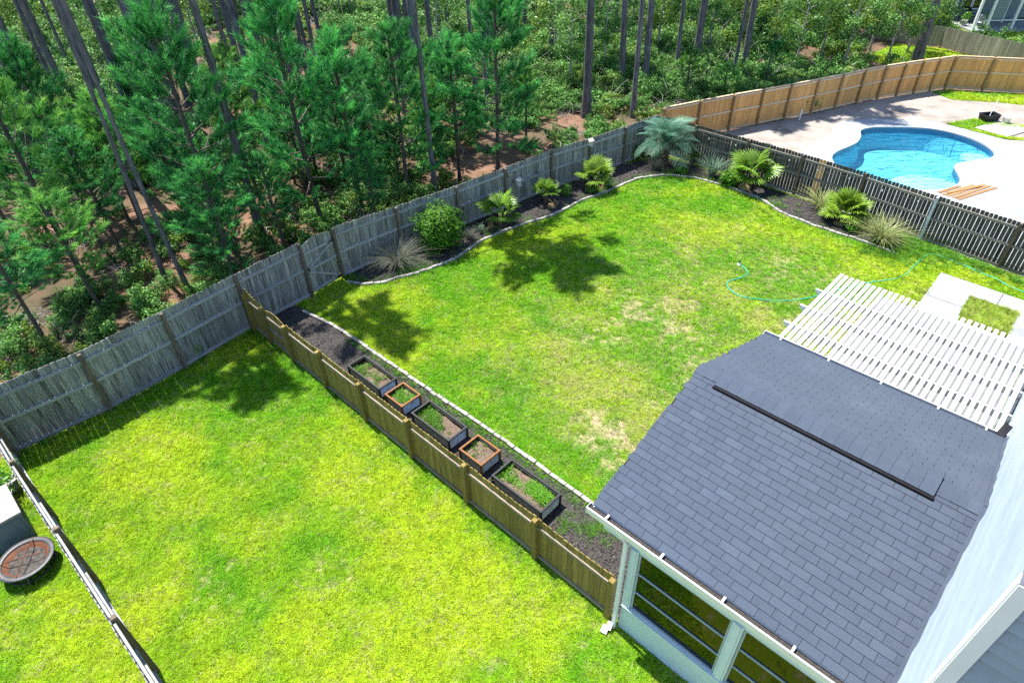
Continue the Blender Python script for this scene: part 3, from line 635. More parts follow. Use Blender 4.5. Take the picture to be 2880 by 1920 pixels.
# porch walls (near side with vinyl windows)
PW0, PW1, WY = .80, 4.80, .10
wall = MB(); wall.box(((PW0 + PW1) / 2, WY + .05, .44), (PW1 - PW0, .10, .88)); porch = ob('porch_wall', wall.mesh('porch_kneewall', M_trim), house)
mb = MB(); mb.box(((PW0 + PW1) / 2, WY + .03, .90), (PW1 - PW0, .17, .035)); ob('sill', mb.mesh('sill', M_trim), porch)
mb = MB(); mb.box(((PW0 + PW1) / 2 - .3, WY + .055, 2.99), (PW1 - PW0 + .6, .11, .46)); ob('header_beam', mb.mesh('header', M_trim), porch)
mb = MB(); mb.box(((PW0 + PW1) / 2, WY + .05, .02), (PW1 - PW0, .12, .06)); ob('base_trim', mb.mesh('base', M_trim), porch)
for x, wd in ((PW0 + .085, .17), (2.85, .19), (4.72, .17)):
    mb = MB(); mb.box((x, WY + .045, 1.84), (wd, .13, 1.92)); mb.box((x, WY - .027, 1.84), (wd * .55, .018, 1.90)); ob('pillar', mb.mesh('pillar', M_trim), porch)
M_frame = pmat('window_frame', (.30, .36, .40), (.36, .42, .46), 3, .4)
for xa, xb in ((.975, 2.75), (2.95, 4.63)):
    fr = MB()
    for z in (.935, 2.74): fr.box(((xa + xb) / 2, WY + .035, z), (xb - xa, .05, .045))
    for x in (xa + .02, xb - .02): fr.box((x, WY + .035, 1.84), (.04, .05, 1.77))
    wdw = ob('window', fr.mesh('window_frame', M_frame), porch)
    zs = [.955, 1.53, 2.13, 2.72]
    for za, zb in zip(zs, zs[1:]):
        mb = MB(); mb.box(((xa + xb) / 2, WY + .04, (za + zb) / 2), (xb - xa - .08, .006, zb - za - .03)); ob('pane', mb.mesh('pane', M_glass), wdw) if False else ob('pane', mb.mesh('pane', M_glass), porch)
    for z in zs[1:3]:
        mb = MB(); mb.box(((xa + xb) / 2, WY + .03, z), (xb - xa - .08, .035, .03)); ob('window_bar', mb.mesh('bar', M_frame), porch)
# the other porch sides, floor and ceiling
mb = MB(); mb.box((2.82, HALF, .05), (4.0, 2 * HALF - .5, .10)); ob('porch_floor', mb.mesh('porch_floor', M_porchfloor), house)
for y_ in (WY + .1, 2 * HALF - WY):
    pass
oth = MB(); oth.box((PW0 + .05, HALF, .44), (.10, 2 * HALF - .35, .88)); oth.box((PW0 + .05, HALF, 2.99), (.10, 2 * HALF - .3, .46)); oth.box(((PW0 + PW1) / 2, 2 * HALF - WY - .05, .44), (PW1 - PW0, .10, .88)); oth.box(((PW0 + PW1) / 2, 2 * HALF - WY - .05, 2.99), (PW1 - PW0, .10, .46))
ow = ob('porch_wall', oth.mesh('porch_back_walls', M_trim), house)
for x, y in ((PW0 + .05, 1.7), (PW0 + .05, 3.2), (PW0 + .05, 4.7), (PW0 + .06, 6.22), (2.85, 6.26), (4.7, 6.26)):
    mb = MB(); mb.box((x, y, 1.84), (.13, .13, 1.86)); ob('pillar', mb.mesh('pillar2', M_trim), ow)
mb = MB(); mb.add([(PW0, .25, 3.22), (PW0, 2 * HALF - .25, 3.22), (PW0, HALF, 4.36)], [(0, 1, 2)]); mb.add([(PW0 + .1, .25, 3.22), (PW0 + .1, HALF, 4.36), (PW0 + .1, 2 * HALF - .25, 3.22)], [(0, 1, 2)]); ob('gable_wall', mb.mesh('gable', M_siding), house)
mb = MB(); mb.box((2.85, HALF, 3.26), (3.9, 2 * HALF - .4, .03)); ob('porch_ceiling', mb.mesh('ceiling', M_porchin), house)
# main house walls of lap siding
HV0, HV1, HTOP, HU1 = -1.0, 15.3, 7.7, 14.0
core = MB(); core.box(((WALLU + .05 + HU1) / 2, (HV0 + .05 + HV1) / 2, HTOP / 2), (HU1 - WALLU - .05, HV1 - HV0 - .05, HTOP)); hw = ob('house_wall', core.mesh('wall_core', M_under), house)
LAP = .18
def plank(L): 
    mb = MB(); h = LAP - .028
    mb.add([(0, 0, 0), (0, -.004, 0), (L, -.004, 0), (L, 0, 0), (0, -.034, .012), (L, -.034, .012), (L, .0, h), (0, .0, h), (0, .012, h), (L, .012, h), (0, .012, 0), (L, .012, 0)], [(4, 5, 6, 7), (7, 6, 9, 8), (8, 9, 11, 10), (4, 10, 11, 5), (4, 7, 8, 10), (5, 11, 9, 6)]); return mb.mesh('siding_plank', M_siding)
Ly, Lx = HV1 - HV0, HU1 - WALLU
ply, plx = plank(Ly), plank(Lx)
z = .1
while z < HTOP - .1:
    ob('siding_plank', ply, hw, (WALLU + .02, HV1, z), (0, 0, -PI / 2)); ob('siding_plank', plx, hw, (WALLU, HV0 + .02, z), (0, 0, 0)); z += LAP
mb = MB(); mb.box((WALLU - .015, HV0 + .055, HTOP / 2), (.03, .13, HTOP)); mb.box((WALLU + .05, HV0 - .015, HTOP / 2), (.13, .03, HTOP)); ob('corner_board', mb.mesh('corner_board', M_white), house)
# roof over the main house
mb = MB(); ov = .02
mb.add([(WALLU - ov, HV0 - ov, HTOP), (HU1 + ov, HV0 - ov, HTOP), (HU1 + ov, HV1 + ov, HTOP), (WALLU - ov, HV1 + ov, HTOP), (9.4, 4.8, 9.6), (9.4, 10.7, 9.6)], [(0, 1, 4), (1, 2, 5, 4), (2, 3, 5), (3, 0, 4, 5), (3, 2, 1, 0)]); ob('main_roof', mb.mesh('main_roof', M_farroof), house)
for yy0, yy1, za, zb in ((0.0, HALF, EZ, RZ), (HALF, 2 * HALF, RZ, EZ)):
    mb = MB(); mb.beam((4.845, yy0, za + .025), (4.845, yy1, zb + .025), .07, .05); ob('step_flashing', mb.mesh('step_flashing', M_shingle), house)
mb = MB(); mb.add([(4.80, 6.42, 3.42), (4.66, 6.5, 3.40), (4.70, 6.62, 3.62), (4.84, 6.52, 3.66)], [(0, 1, 2, 3)]); mb.add([(4.80, 6.43, 3.40), (4.66, 6.51, 3.38), (4.70, 6.63, 3.60), (4.84, 6.53, 3.64)], [(3, 2, 1, 0)]); ob('kickout_flashing', mb.mesh('flashing', M_blackmetal), house)

# ------------------------------------------------------------------ pergola
PZ = 2.80
perg = thing('pergola', 'white slatted pergola over the patio beside the porch roof', 'pergola', U(0, 0), UANG)
NS = 33; mb = MB(); mb.box((0, 0, 0), (.084, 4.25, .04)); m_slat = mb.mesh('slat', M_white)
for k in range(NS):
    uu = .09 + (4.72 - .09) * k / (NS - 1); ob('slat', m_slat, perg, (uu, 8.97 + random.uniform(-.01, .01), PZ + random.uniform(-.004, .004)), (0, 0, random.uniform(-.003, .003)))
def beamend(L):
    mb = MB(); h, t = .19, .045
    out = [(0, .0), (0, -.06), (.14, -h), (L, -h), (L, 0)]
    n = len(out); v = [(x, -t / 2, z) for x, z in out] + [(x, t / 2, z) for x, z in out]
    mb.add(v, [tuple(range(n - 1, -1, -1)), tuple(range(n, 2 * n))] + [(i, (i + 1) % n, n + (i + 1) % n, n + i) for i in range(n)]); return mb.mesh('beam', M_white)
m_bm = beamend(5.0)
for vv in (7.15, 8.09, 9.04, 10.0): ob('beam', m_bm, perg, (-.16, vv, PZ - .022), (0, 0, 0))
for vv in (7.15, 10.0):
    for uu in (.42,): mb = MB(); mb.box((uu, vv + .08, (PZ - .2) / 2), (.12, .12, PZ - .2)); ob('post', mb.mesh('pergola_post', M_white), perg)
mb = MB(); mb.box((.42, 8.6, PZ - .305), (.07, 3.6, .19)); ob('girder', mb.mesh('girder', M_white), perg)
mb = MB(); mb.box((4.80, 8.9, PZ - .305), (.06, 4.1, .19)); ob('ledger', mb.mesh('ledger', M_white), perg)

# ------------------------------------------------------------------ stone edging
_st = []
for k in range(6):
    bm = bmesh.new(); bmesh.ops.create_cube(bm, size=1)
    for v in bm.verts: v.co = Vector((v.co.x * (.235 + random.uniform(-.01, .01)), v.co.y * (.105 + random.uniform(-.012, .012)), v.co.z * .13 + random.uniform(-.01, .01)))
    bmesh.ops.bevel(bm, geom=list(bm.edges), offset=.014, segments=1, affect='EDGES')
    m = bpy.data.meshes.new('stone'); bm.to_mesh(m); bm.free(); m.materials.append(M_stone); _st.append(m)
def edging(label, path, group=None):
    pts = resample(path, .25); root = thing('stone_edging', label, 'edging', pts[0], 0, group)
    for a_, b_ in zip(pts, pts[1:]):
        d_ = b_ - a_; ob('stone', random.choice(_st), root, (a_ + b_) / 2 - pts[0] + Vector((random.uniform(-.012, .012), random.uniform(-.012, .012), .045 + random.uniform(-.012, .012))), (random.uniform(-.04, .04), random.uniform(-.03, .03), math.atan2(d_.y, d_.x) + random.uniform(-.05, .05)))
edging('pale stone edging curving round the planted bed along the back fence', EDGE1)
edging('straight pale stone edging beside the raised planters', [U(-13.45, 1.72), U(-12.5, 1.88), U(-11.58, 1.97), U(-9.44, 2.02), U(-6.77, 2.05), U(-5.26, 2.10), U(-3.74, 2.10), U(-1.5, 2.09), U(.6, 2.09)])

# ------------------------------------------------------------------ raised planters
def tuft_mesh(name, n, h, wd, spread, mat, lean=.6, segs=2, seed=0, tn=(0, 1)):
    rg = np.random.default_rng(seed); V = []; F = []; T = []
    for k in range(n):
        a_ = rg.uniform(0, 2 * PI); r = spread * math.sqrt(rg.uniform(0, 1)); hh = h * rg.uniform(.55, 1.1); ln = lean * rg.uniform(.3, 1.2)
        b = np.array([r * math.cos(a_), r * math.sin(a_), 0]); az = a_ + rg.normal(0, .7); d_ = np.array([math.cos(az), math.sin(az), 0]); s_ = np.array([-d_[1], d_[0], 0])
        prev = None; n0 = len(V)
        for i in range(segs + 1):
            t = i / segs; p = b + d_ * hh * ln * t * t + np.array([0, 0, hh * t * (1 - .28 * ln * t)]); ww = wd * (1 - t) ** .7 / 2
            if i < segs: V += [p - s_ * ww, p + s_ * ww]
            else: V += [p]
        for i in range(segs - 1): F += [(n0 + 2 * i, n0 + 2 * i + 1, n0 + 2 * i + 3), (n0 + 2 * i, n0 + 2 * i + 3, n0 + 2 * i + 2)]; T += [rg.uniform(*tn)] * 2
        F += [(n0 + 2 * segs - 2, n0 + 2 * segs - 1, n0 + 2 * segs)]; T += [rg.uniform(*tn)]
    return tone(npmesh(name, V, F, mat), T)
def leafball(name, n, rad, leaf, mat, seed, flat=1.0, shell=.55, up=.3, blob=.35, squash=1.0):
    """n leaves through a lumpy volume"""
    rg = np.random.default_rng(seed)
    d_ = rg.normal(size=(n, 3)); d_ /= np.linalg.norm(d_, axis=1)[:, None]
    lump = 1 + blob * (np.sin(d_[:, 0] * 5 + seed) * np.sin(d_[:, 1] * 6 + seed * 2) + .6 * np.sin(d_[:, 2] * 7 + seed * 3 + d_[:, 0] * 4))
    r = rad * lump * (shell + (1 - shell) * rg.uniform(0, 1, n)) ** 1.0
    c = d_ * r[:, None] * np.array([1, 1, squash])
    nrm = d_ + rg.normal(0, .55, (n, 3)) + np.array([0, 0, up]); nrm /= np.linalg.norm(nrm, axis=1)[:, None]
    t1 = np.cross(nrm, rg.normal(size=(n, 3))); t1 /= np.linalg.norm(t1, axis=1)[:, None]; t2 = np.cross(nrm, t1)
    s_ = leaf * rg.uniform(.6, 1.3, n)[:, None]
    V = np.stack([c - t1 * s_, c + t2 * s_ * .45, c + t1 * s_, c - t2 * s_ * .45], 1).reshape(-1, 3)
    F = np.arange(4 * n).reshape(n, 4)
    T = np.clip(rg.beta(2, 3, n) + .15 * d_[:, 2], 0, 1)
    return V, F, T
def leafmesh(name, mat, *a, **k):
    V, F, T = leafball(name, *a[:3], mat, *a[3:], **k); return tone(npmesh(name, V, F, mat), T)
m_weedt = [tuft_mesh('weed_%d' % i, 26, .16, .013, .07, M_weed, .9, 2, 50 + i) for i in range(3)]
m_weedl = [leafmesh('weedleaf_%d' % i, M_weed, 60, .11, .022, 60 + i, squash=.5) for i in range(2)]
def planter(label, u0, u1, v0, v1, black, weedn, seed):
    rg = random.Random(seed); H_ = .42; L_, W_ = u1 - u0, v1 - v0
    t = thing('raised_planter', label, 'planter', U((u0 + u1) / 2, (v0 + v1) / 2), UANG, 'raised planters along the low fence')
    mt = M_black if black else M_orange
    for sx, sy, L2, rz in ((0, -1, L_, 0), (0, 1, L_, 0), (-1, 0, W_, PI / 2), (1, 0, W_, PI / 2)):
        mb = MB(); mb.box((0, 0, 0), (L2 - (.0 if rz == 0 else .10), .05, .045)); ob('rim', mb.mesh('rim', mt), t, (sx * (L_ / 2 - .025), sy * (W_ / 2 - .025), H_ - .022), (0, 0, rz))
        mb = MB(); nn = 14; pts = [(.012 * (1 if i % 2 else -1), .02 + (H_ - .08) * i / nn) for i in range(nn + 1)]
        vs = [(-L2 / 2 + .02, y, z) for y, z in pts] + [(L2 / 2 - .02, y, z) for y, z in pts]; mb.add(vs, [(i, nn + 1 + i, nn + 2 + i, i + 1) for i in range(nn)])
        ob('metal_panel', mb.mesh('metal_panel', M_galv), t, (sx * (L_ / 2 - .03), sy * (W_ / 2 - .03), 0), (0, 0, rz))
        mb = MB(); mb.box((0, 0, 0), (L2 - .12, .006, .16)); ob('liner', mb.mesh('liner', M_black), t, (sx * (L_ / 2 - .055), sy * (W_ / 2 - .055), H_ - .13), (.12 * (sy or 0), 0, rz))
    for sx in (-1, 1):
        for sy in (-1, 1): mb = MB(); mb.box((sx * (L_ / 2 - .022), sy * (W_ / 2 - .022), H_ / 2 - .02), (.048, .048, H_ - .05)); ob('corner_post', mb.mesh('corner_post', mt), t)
    n = 10; V = []; F = []
    for j in range(n + 1):
        for i in range(n + 1):
            x = (i / n - .5) * (L_ - .09); y = (j / n - .5) * (W_ - .09); V.append((x, y, H_ - .20 + .07 * float(fbm(np.array([x * 4 + seed]), np.array([y * 4]), seed, 3)[0]) + .03 * math.cos(x * 4)))
    for j in range(n):
        for i in range(n): F.append((j * (n + 1) + i, j * (n + 1) + i + 1, (j + 1) * (n + 1) + i + 1, (j + 1) * (n + 1) + i))
    ob('soil', npmesh('soil', V, F, M_soil, True), t)
    # weeds as one part
    vs, fs, ts = [], [], []
    cx = [(rg.uniform(-.35, .35) * L_, rg.uniform(-.25, .25) * W_) for _ in range(5)]
    for k in range(weedn):
        src = rg.choice(m_weedt + m_weedl); c0 = rg.choice(cx); x = max(-L_ / 2 + .1, min(L_ / 2 - .1, c0[0] + rg.gauss(0, .16))); y = max(-W_ / 2 + .1, min(W_ / 2 - .1, c0[1] + rg.gauss(0, .1)))
        a_ = rg.uniform(0, 6.28); sc = rg.uniform(.5, 1.2); ca, sa = math.cos(a_) * sc, math.sin(a_) * sc; n0 = len(vs)
        for v in src.vertices: c = v.co; vs.append((x + c.x * ca - c.y * sa, y + c.x * sa + c.y * ca, H_ - .155 + c.z * sc))
        fs += [tuple(i + n0 for i in p.vertices) for p in src.polygons]; ts += [rg.random() for _ in src.polygons]
    m = bpy.data.meshes.new('weeds'); m.from_pydata(vs, [], fs); m.materials.append(M_weed); tone(m, ts); ob('weeds', m, t)
planter('long black rimmed planter nearest the gate at the far end of the row', -9.60, -8.06, .88, 1.52, True, 40, 1)
planter('small orange rimmed planter full of weeds between two black planters', -7.80, -7.03, .87, 1.55, False, 60, 2)
planter('long black rimmed planter in the middle of the row of five', -6.68, -5.16, .90, 1.58, True, 95, 3)
planter('small orange rimmed planter with bare soil and folded liner', -4.78, -3.96, .90, 1.59, False, 9, 4)
planter('largest black rimmed planter nearest the porch', -3.57, -1.96, .86, 1.59, True, 120, 5)

# ------------------------------------------------------------------ scatter (for what nobody could count)
def scatter(name, pts, rot, scl, idx, sources, label, cat, dry=None, yel=None):
    m = bpy.data.meshes.new(name); m.vertices.add(len(pts)); m.vertices.foreach_set('co', np.asarray(pts, np.float32).ravel())
    a = m.attributes.new('rot', 'FLOAT_VECTOR', 'POINT'); a.data.foreach_set('vector', np.asarray(rot, np.float32).ravel())
    a = m.attributes.new('scl', 'FLOAT', 'POINT'); a.data.foreach_set('value', np.asarray(scl, np.float32))
    a = m.attributes.new('idx', 'INT', 'POINT'); a.data.foreach_set('value', np.asarray(idx, np.int32))
    if dry is not None: a = m.attributes.new('dry', 'FLOAT', 'POINT'); a.data.foreach_set('value', np.asarray(dry, np.float32))
    if yel is not None: a = m.attributes.new('yel', 'FLOAT', 'POINT'); a.data.foreach_set('value', np.asarray(yel, np.float32))
    o = ob(name, m); tag(o, label, cat, kind='stuff')
    ng = bpy.data.node_groups.new(name, 'GeometryNodeTree'); ng.interface.new_socket('Geometry', in_out='INPUT', socket_type='NodeSocketGeometry'); ng.interface.new_socket('Geometry', in_out='OUTPUT', socket_type='NodeSocketGeometry')
    n, L = ng.nodes, ng.links; gi = n.new('NodeGroupInput'); go = n.new('NodeGroupOutput')
    iop = n.new('GeometryNodeInstanceOnPoints'); iop.inputs['Pick Instance'].default_value = True
    jn = n.new('GeometryNodeJoinGeometry')
    for s_ in reversed(sources):
        src = bpy.data.objects.new(s_.name + '_source', s_)
        oi = n.new('GeometryNodeObjectInfo'); oi.inputs['Object'].default_value = src; oi.inputs['As Instance'].default_value = True
        L.new(oi.outputs['Geometry'], jn.inputs[0])
    def na(nm, dt):
        k = n.new('GeometryNodeInputNamedAttribute'); k.data_type = dt; k.inputs['Name'].default_value = nm; return k.outputs['Attribute']
    L.new(gi.outputs[0], iop.inputs['Points']); L.new(jn.outputs[0], iop.inputs['Instance']); L.new(na('idx', 'INT'), iop.inputs['Instance Index'])
    L.new(na('rot', 'FLOAT_VECTOR'), iop.inputs['Rotation']); L.new(na('scl', 'FLOAT'), iop.inputs['Scale']); L.new(iop.outputs[0], go.inputs[0])
    md = o.modifiers.new('scatter', 'NODES'); md.node_group = ng
    return o
def rand_in(poly, n, rg=RNG):
    poly = np.array(poly); lo, hi = poly.min(0), poly.max(0); out = np.zeros((0, 2))
    while len(out) < n:
        q = rg.uniform(lo, hi, (n * 2, 2)); out = np.concatenate([out, q[inpoly(q, poly)]])
    return out[:n]
def in_view(P2, z=0.0, mar=60):
    d = np.column_stack([P2, np.full(len(P2), z - CAMH)]); zz = d @ np.array(CF); x = 1440 + FPX * (d @ np.array(CR)) / np.maximum(zz, .1); y = 960 - FPX * (d @ np.array(CU)) / np.maximum(zz, .1)
    return (zz > .5) & (x > -mar) & (x < 2880 + mar) & (y > -mar) & (y < 1920 + mar), np.linalg.norm(d, axis=1)

# ------------------------------------------------------------------ lawn grass
EXCL = [BED1, BED2, PATIO, PATH]
PORCH_POLY = [tuple(U(*p)[:2]) for p in ((.8, .1), (4.9, .1), (4.9, 6.3), (.8, 6.3))]
GQ = []
cand = rand_in(LAWN, 620000)
vis, dist = in_view(cand, 0, 80); cand = cand[vis]; dist = dist[vis]
keep = RNG.uniform(0, 1, len(cand)) < np.clip((17.0 / dist) ** 1.3, .12, 1.0)
cand = cand[keep]
for e in EXCL + [PORCH_POLY]: cand = cand[~inpoly(cand, np.array(e))]
dr = drymask(cand[:, 0], cand[:, 1]); keep = RNG.uniform(0, 1, len(cand)) > dr * .6; cand = cand[keep]; dr = dr[keep]
# pool yard and far strips of grass
FARG = [[(25.2, 38.0), (26.3, 38.2), (28.2, 37.6), (33, 36.2), (34, 33.2), (30.5, 34.6), (27.8, 36.0), (25.6, 36.6)], [(23.3, 32.9), (24.9, 33.4), (26.0, 32.8), (27.8, 32.0), (29.5, 31.2), (29.3, 30.7), (26.8, 31.9), (24.9, 32.5), (24.3, 32.2), (24.8, 31.2), (25.9, 30.55), (25.6, 30.35), (24.6, 30.95), (23.6, 32.3)], [(24.5, 45.5), (28.2, 48.5), (30.4, 47.2), (31.5, 45.4), (33, 42), (34.6, 38.6), (30, 38.6), (26.5, 39.6)], [(34, 47), (44, 44), (46, 58), (34, 56)]]
for fp in FARG:
    pf_ = rand_in(fp, 2600); cand = np.concatenate([cand, pf_]); dr = np.concatenate([dr, np.zeros(len(pf_))])
for k_, fp in enumerate(FARG): tag(ob('grass_strip', poly_mesh('grass_strip', fp, [], .0 + .004 * (k_ == 3), M_lawn)), kind='structure')
m_tuft = [tuft_mesh('grass_tuft_%d' % i, 15, .075, .012, .05, M_grass, 1.5, 2, 10 + i) for i in range(4)]
N = len(cand); dd_ = np.linalg.norm(cand, axis=1)
sc = RNG.uniform(.6, 1.15, N) * np.where(dr > .3, .7, 1.0) * np.clip(.8 + dd_ / 60, 1, 1.6) * (.7 + .6 * fbm(cand[:, 0] * 1.4, cand[:, 1] * 1.4, 31, 3))
gd = cand - np.array([E0.x, E0.y]); gu = gd @ np.array(UX[:2]); gv = gd @ np.array(UY[:2])
mainl = (gv > .1) & (gv < 20.5)
mot = fbm(cand[:, 0] * .45, cand[:, 1] * .45, 91, 4); fin = fbm(cand[:, 0] * 2.2, cand[:, 1] * 2.2, 95, 3)
yel = np.where(mainl, np.clip((mot - .5) * 3 + .36, .05, .85), np.clip((mot - .45) * 3.5 + .5, 0, 1))
yel = np.clip(yel + (fin - .5) * .8, 0, 1)
worn = np.clip((gu + 9) / 4, 0, 1) * np.clip((gv - 2.2) / 2, 0, 1) * np.clip((17.5 - gv) / 4, 0, 1) * mainl
pdry = .04 + .10 * (fin > .55) + worn * (.16 + .9 * np.clip(mot - .40, 0, .4) + .5 * np.clip(fin - .5, 0, .4))
scatter('lawn_grass', np.column_stack([cand, np.zeros(N)]), np.column_stack([RNG.normal(0, .2, N), RNG.normal(0, .2, N), RNG.uniform(0, 6.28, N)]), sc, RNG.integers(0, 4, N), m_tuft, 'short bright green lawn grass with thin dry patches', 'grass', np.clip(dr * .9 * (RNG.uniform(0, 1, N) > .3) + RNG.uniform(.4, .9, N) * (RNG.uniform(0, 1, N) < pdry), 0, 1), yel)
# weeds: along fences, in the beds
W_ = []
def weeds_along(a, b, n, wd, s=1.0):
    for _ in range(n):
        t = random.random(); p = Vector(a).lerp(Vector(b), t); W_.append((p.x + random.gauss(0, wd), p.y + random.gauss(0, wd), random.uniform(.5, 1.2) * s))
for (a_, h1), (b_, h2) in zip(BACK[:4], BACK[1:4]): weeds_along(a_ + UX * .12, b_ + UX * .12, 26, .06, .9)
for a_, b_ in zip(DIV, DIV[1:]): weeds_along(a_[0] - UY * .12, b_[0] - UY * .12, 26, .05, .8)
for a_, b_ in zip(DARK[4:], DARK[5:]): weeds_along(a_ - UY * .35, b_ - UY * .35, 130, .2, 1.2)
weeds_along(U(-11, 1.85), U(.5, 1.85), 420, .07, .7); weeds_along(U(-9.7, .6), U(-7, .6), 30, .15, .7); weeds_along(U(-1.6, 1.2), U(-.6, 1.7), 120, .18, .8); weeds_along(U(-6.9, 1.7), U(-5, 1.9), 40, .1)
for p0 in EDGE1[::3]: weeds_along(p0 + Vector((random.uniform(-.25, .25), .3, 0)), p0 + Vector((0, .15, 0)), 5, .12, .8)
for q0, n_, wd_ in ((at(1690, 535), 60, .35), (at(1880, 500), 90, .5), (at(1985, 510), 40, .4), (at(2180, 580), 50, .4), (at(2470, 705), 160, .45), (at(2590, 690), 200, .5), (at(2540, 720), 130, .5), (at(1170, 760), 60, .4), (at(1380, 640), 30, .3), (at(990, 785), 30, .15), (at(2660, 720), 120, .4)): weeds_along(q0, q0, n_, wd_, 1.1)
lw = rand_in(LAWN, 5200); lw = lw[vnoise(lw[:, 0] * .9, lw[:, 1] * .9, 55) > .52]
for e in EXCL + [PORCH_POLY]: lw = lw[~inpoly(lw, np.array(e))]
W_ += [(q_[0], q_[1], random.uniform(.3, .62)) for q_ in lw]
wm = ~inpoly(np.array([w_[:2] for w_ in W_]), np.array(PATH)); W_ = [w_ for w_, k_ in zip(W_, wm) if k_]
n = len(W_); scatter('weeds', [(x, y, .02) for x, y, s in W_], np.column_stack([RNG.normal(0, .1, n), RNG.normal(0, .1, n), RNG.uniform(0, 6.28, n)]), [s for x, y, s in W_], RNG.integers(0, 5, n), m_weedt + m_weedl, 'loose green weeds growing along fences and planted beds', 'weeds')
# tall grass in the square beside the path
sq = rand_in(SQ, 900); n = len(sq)
m_tall = [tuft_mesh('tall_grass_%d' % i, 14, .20, .010, .05, M_grass, .7, 3, 90 + i) for i in range(2)]
scatter('tall_grass', np.column_stack([sq, np.zeros(n)]), np.column_stack([np.zeros((n, 2)), RNG.uniform(0, 6.28, n)]), RNG.uniform(.5, 1.2, n), RNG.integers(0, 2, n), m_tall, 'longer unmown grass in the square beside the concrete path', 'grass', RNG.uniform(0, .6, n), RNG.uniform(.3, 1, n))
# mulch chips
mb = MB(); mb.box((0, 0, 0), (.07, .018, .008)); c1 = mb.mesh('chip_long', M_chip); mb = MB(); mb.box((0, 0, 0), (.035, .028, .009)); c2 = mb.mesh('chip_short', M_chip)
mp_ = np.concatenate([rand_in(BED1, 16000), rand_in(BED2, 12000)]); n = len(mp_)
scatter('mulch_chips', np.column_stack([mp_, .045 + RNG.uniform(-.012, .015, n)]), np.column_stack([RNG.normal(0, .4, n), RNG.normal(0, .4, n), RNG.uniform(0, 6.28, n)]), RNG.uniform(.6, 1.5, n), RNG.integers(0, 2, n), [c1, c2], 'dark bark mulch chips covering the planted beds', 'mulch')

# ------------------------------------------------------------------ pines
def needles(shoots, L, n, wd, rg, fwd=.75):
    """shoots: list (pos, dir, scale, tone) -> bottle brush of needles"""
    V = []; T = []
    for p, d_, s_, tn in shoots:
        d_ = d_ / np.linalg.norm(d_); k = rg.normal(size=(n, 3)); k -= (k @ d_)[:, None] * d_; k /= np.linalg.norm(k, axis=1)[:, None]
        f = fwd + rg.uniform(-.3, .45, n); dirs = d_ * f[:, None] + k * (1 - .35 * f)[:, None]; dirs /= np.linalg.norm(dirs, axis=1)[:, None]
        q = rg.uniform(-.5, .6, n); b = p + d_ * (q * L * 1.7 * s_)[:, None]; tip = b + dirs * (L * s_ * rg.uniform(.75, 1.1, n))[:, None]
        sd = np.cross(dirs, rg.normal(size=(n, 3))); sd /= np.linalg.norm(sd, axis=1)[:, None]; sd *= wd * .5
        V.append(np.stack([b - sd, b + sd, tip], 1).reshape(-1, 3)); T.append(np.clip(tn * .8 + rg.uniform(-.15, .15, n) + .35 * q, 0, 1))
    V = np.concatenate(V); return V, np.arange(len(V)).reshape(-1, 3), np.concatenate(T)
def young_pine(name, H, R, base, seed, mat, dens=1.0):
    rg = np.random.default_rng(seed); shoots = []; limbs = MB()
    z = base * H
    lop = rg.uniform(0, 6.28)
    while z < H - .2:
        f = (z - base * H) / (H * (1 - base)); Lb = R * (1 - f ** 1.6) ** .9 * (.55 + .45 * min(1, f * 3.5)) + .18
        nb = int(rg.integers(3, 6)); a0 = rg.uniform(0, 6.28)
        for k in range(nb):
            az = a0 + 2 * PI * k / nb + rg.normal(0, .35); el = .12 + .8 * f + rg.normal(0, .18); Lk = Lb * rg.uniform(.45, 1.25) * (1 + .25 * math.cos(az - lop))
            d_ = np.array([math.cos(az) * math.cos(el), math.sin(az) * math.cos(el), math.sin(el)]); p0 = np.array([0, 0, z + rg.normal(0, .12)])
            pe = p0 + d_ * Lk + np.array([0, 0, .22 * Lk]); pm = (p0 + pe) / 2 - np.array([0, 0, .08 * Lk])
            limbs.tube([p0, pm, pe], [.018 + .008 * Lk, .012, .005], 4, False)
            nsh = max(1, int(Lk / .30 * dens)); sd = np.cross(d_, [0, 0, 1]); sd = sd / np.linalg.norm(sd)
            for j in range(nsh):
                t = .35 + .6 * (j + .5) / nsh; p = (1 - t) ** 2 * p0 + 2 * t * (1 - t) * pm + t * t * pe
                for sgn in (-1, 1):
                    if rg.random() < .85:
                        ln = rg.uniform(.15, .42) * (1.2 - .5 * t); q = p + sd * sgn * ln + d_ * ln * .5 + np.array([0, 0, .1])
                        shoots.append((q, sd * sgn * .45 + d_ * .6 + np.array([0, 0, .75]), rg.uniform(.75, 1.15), rg.uniform(.0, .55)))
            shoots.append((pe, d_ * .8 + np.array([0, 0, .8]), 1.25, rg.uniform(.35, 1.0)))
            shoots.append((pe - d_ * .12 + rg.normal(0, .1, 3), d_ + rg.normal(0, .4, 3), 1.0, rg.uniform(.1, .6)))
        z += rg.uniform(.36, .62)
    shoots.append((np.array([0, 0, H]), np.array([0, 0, 1.]), 1.4, .9))
    V, F, T = needles(shoots, .22, 84, .016, rg, .95)
    lm_ = limbs.mesh(name + '_limbs', M_barkthin)
    return tone(npmesh(name + '_crown', V, F, mat), T), lm_
PINES = [young_pine('young_pine_%d' % i, 7.0, r_, b_, 200 + i, mt, d_) for i, (r_, b_, mt, d_) in enumerate(((1.6, .26, M_needle, 1.0), (1.3, .36, M_needle, 1.0), (1.15, .40, M_needle_l, .9), (1.8, .16, M_needle, 1.25)))]
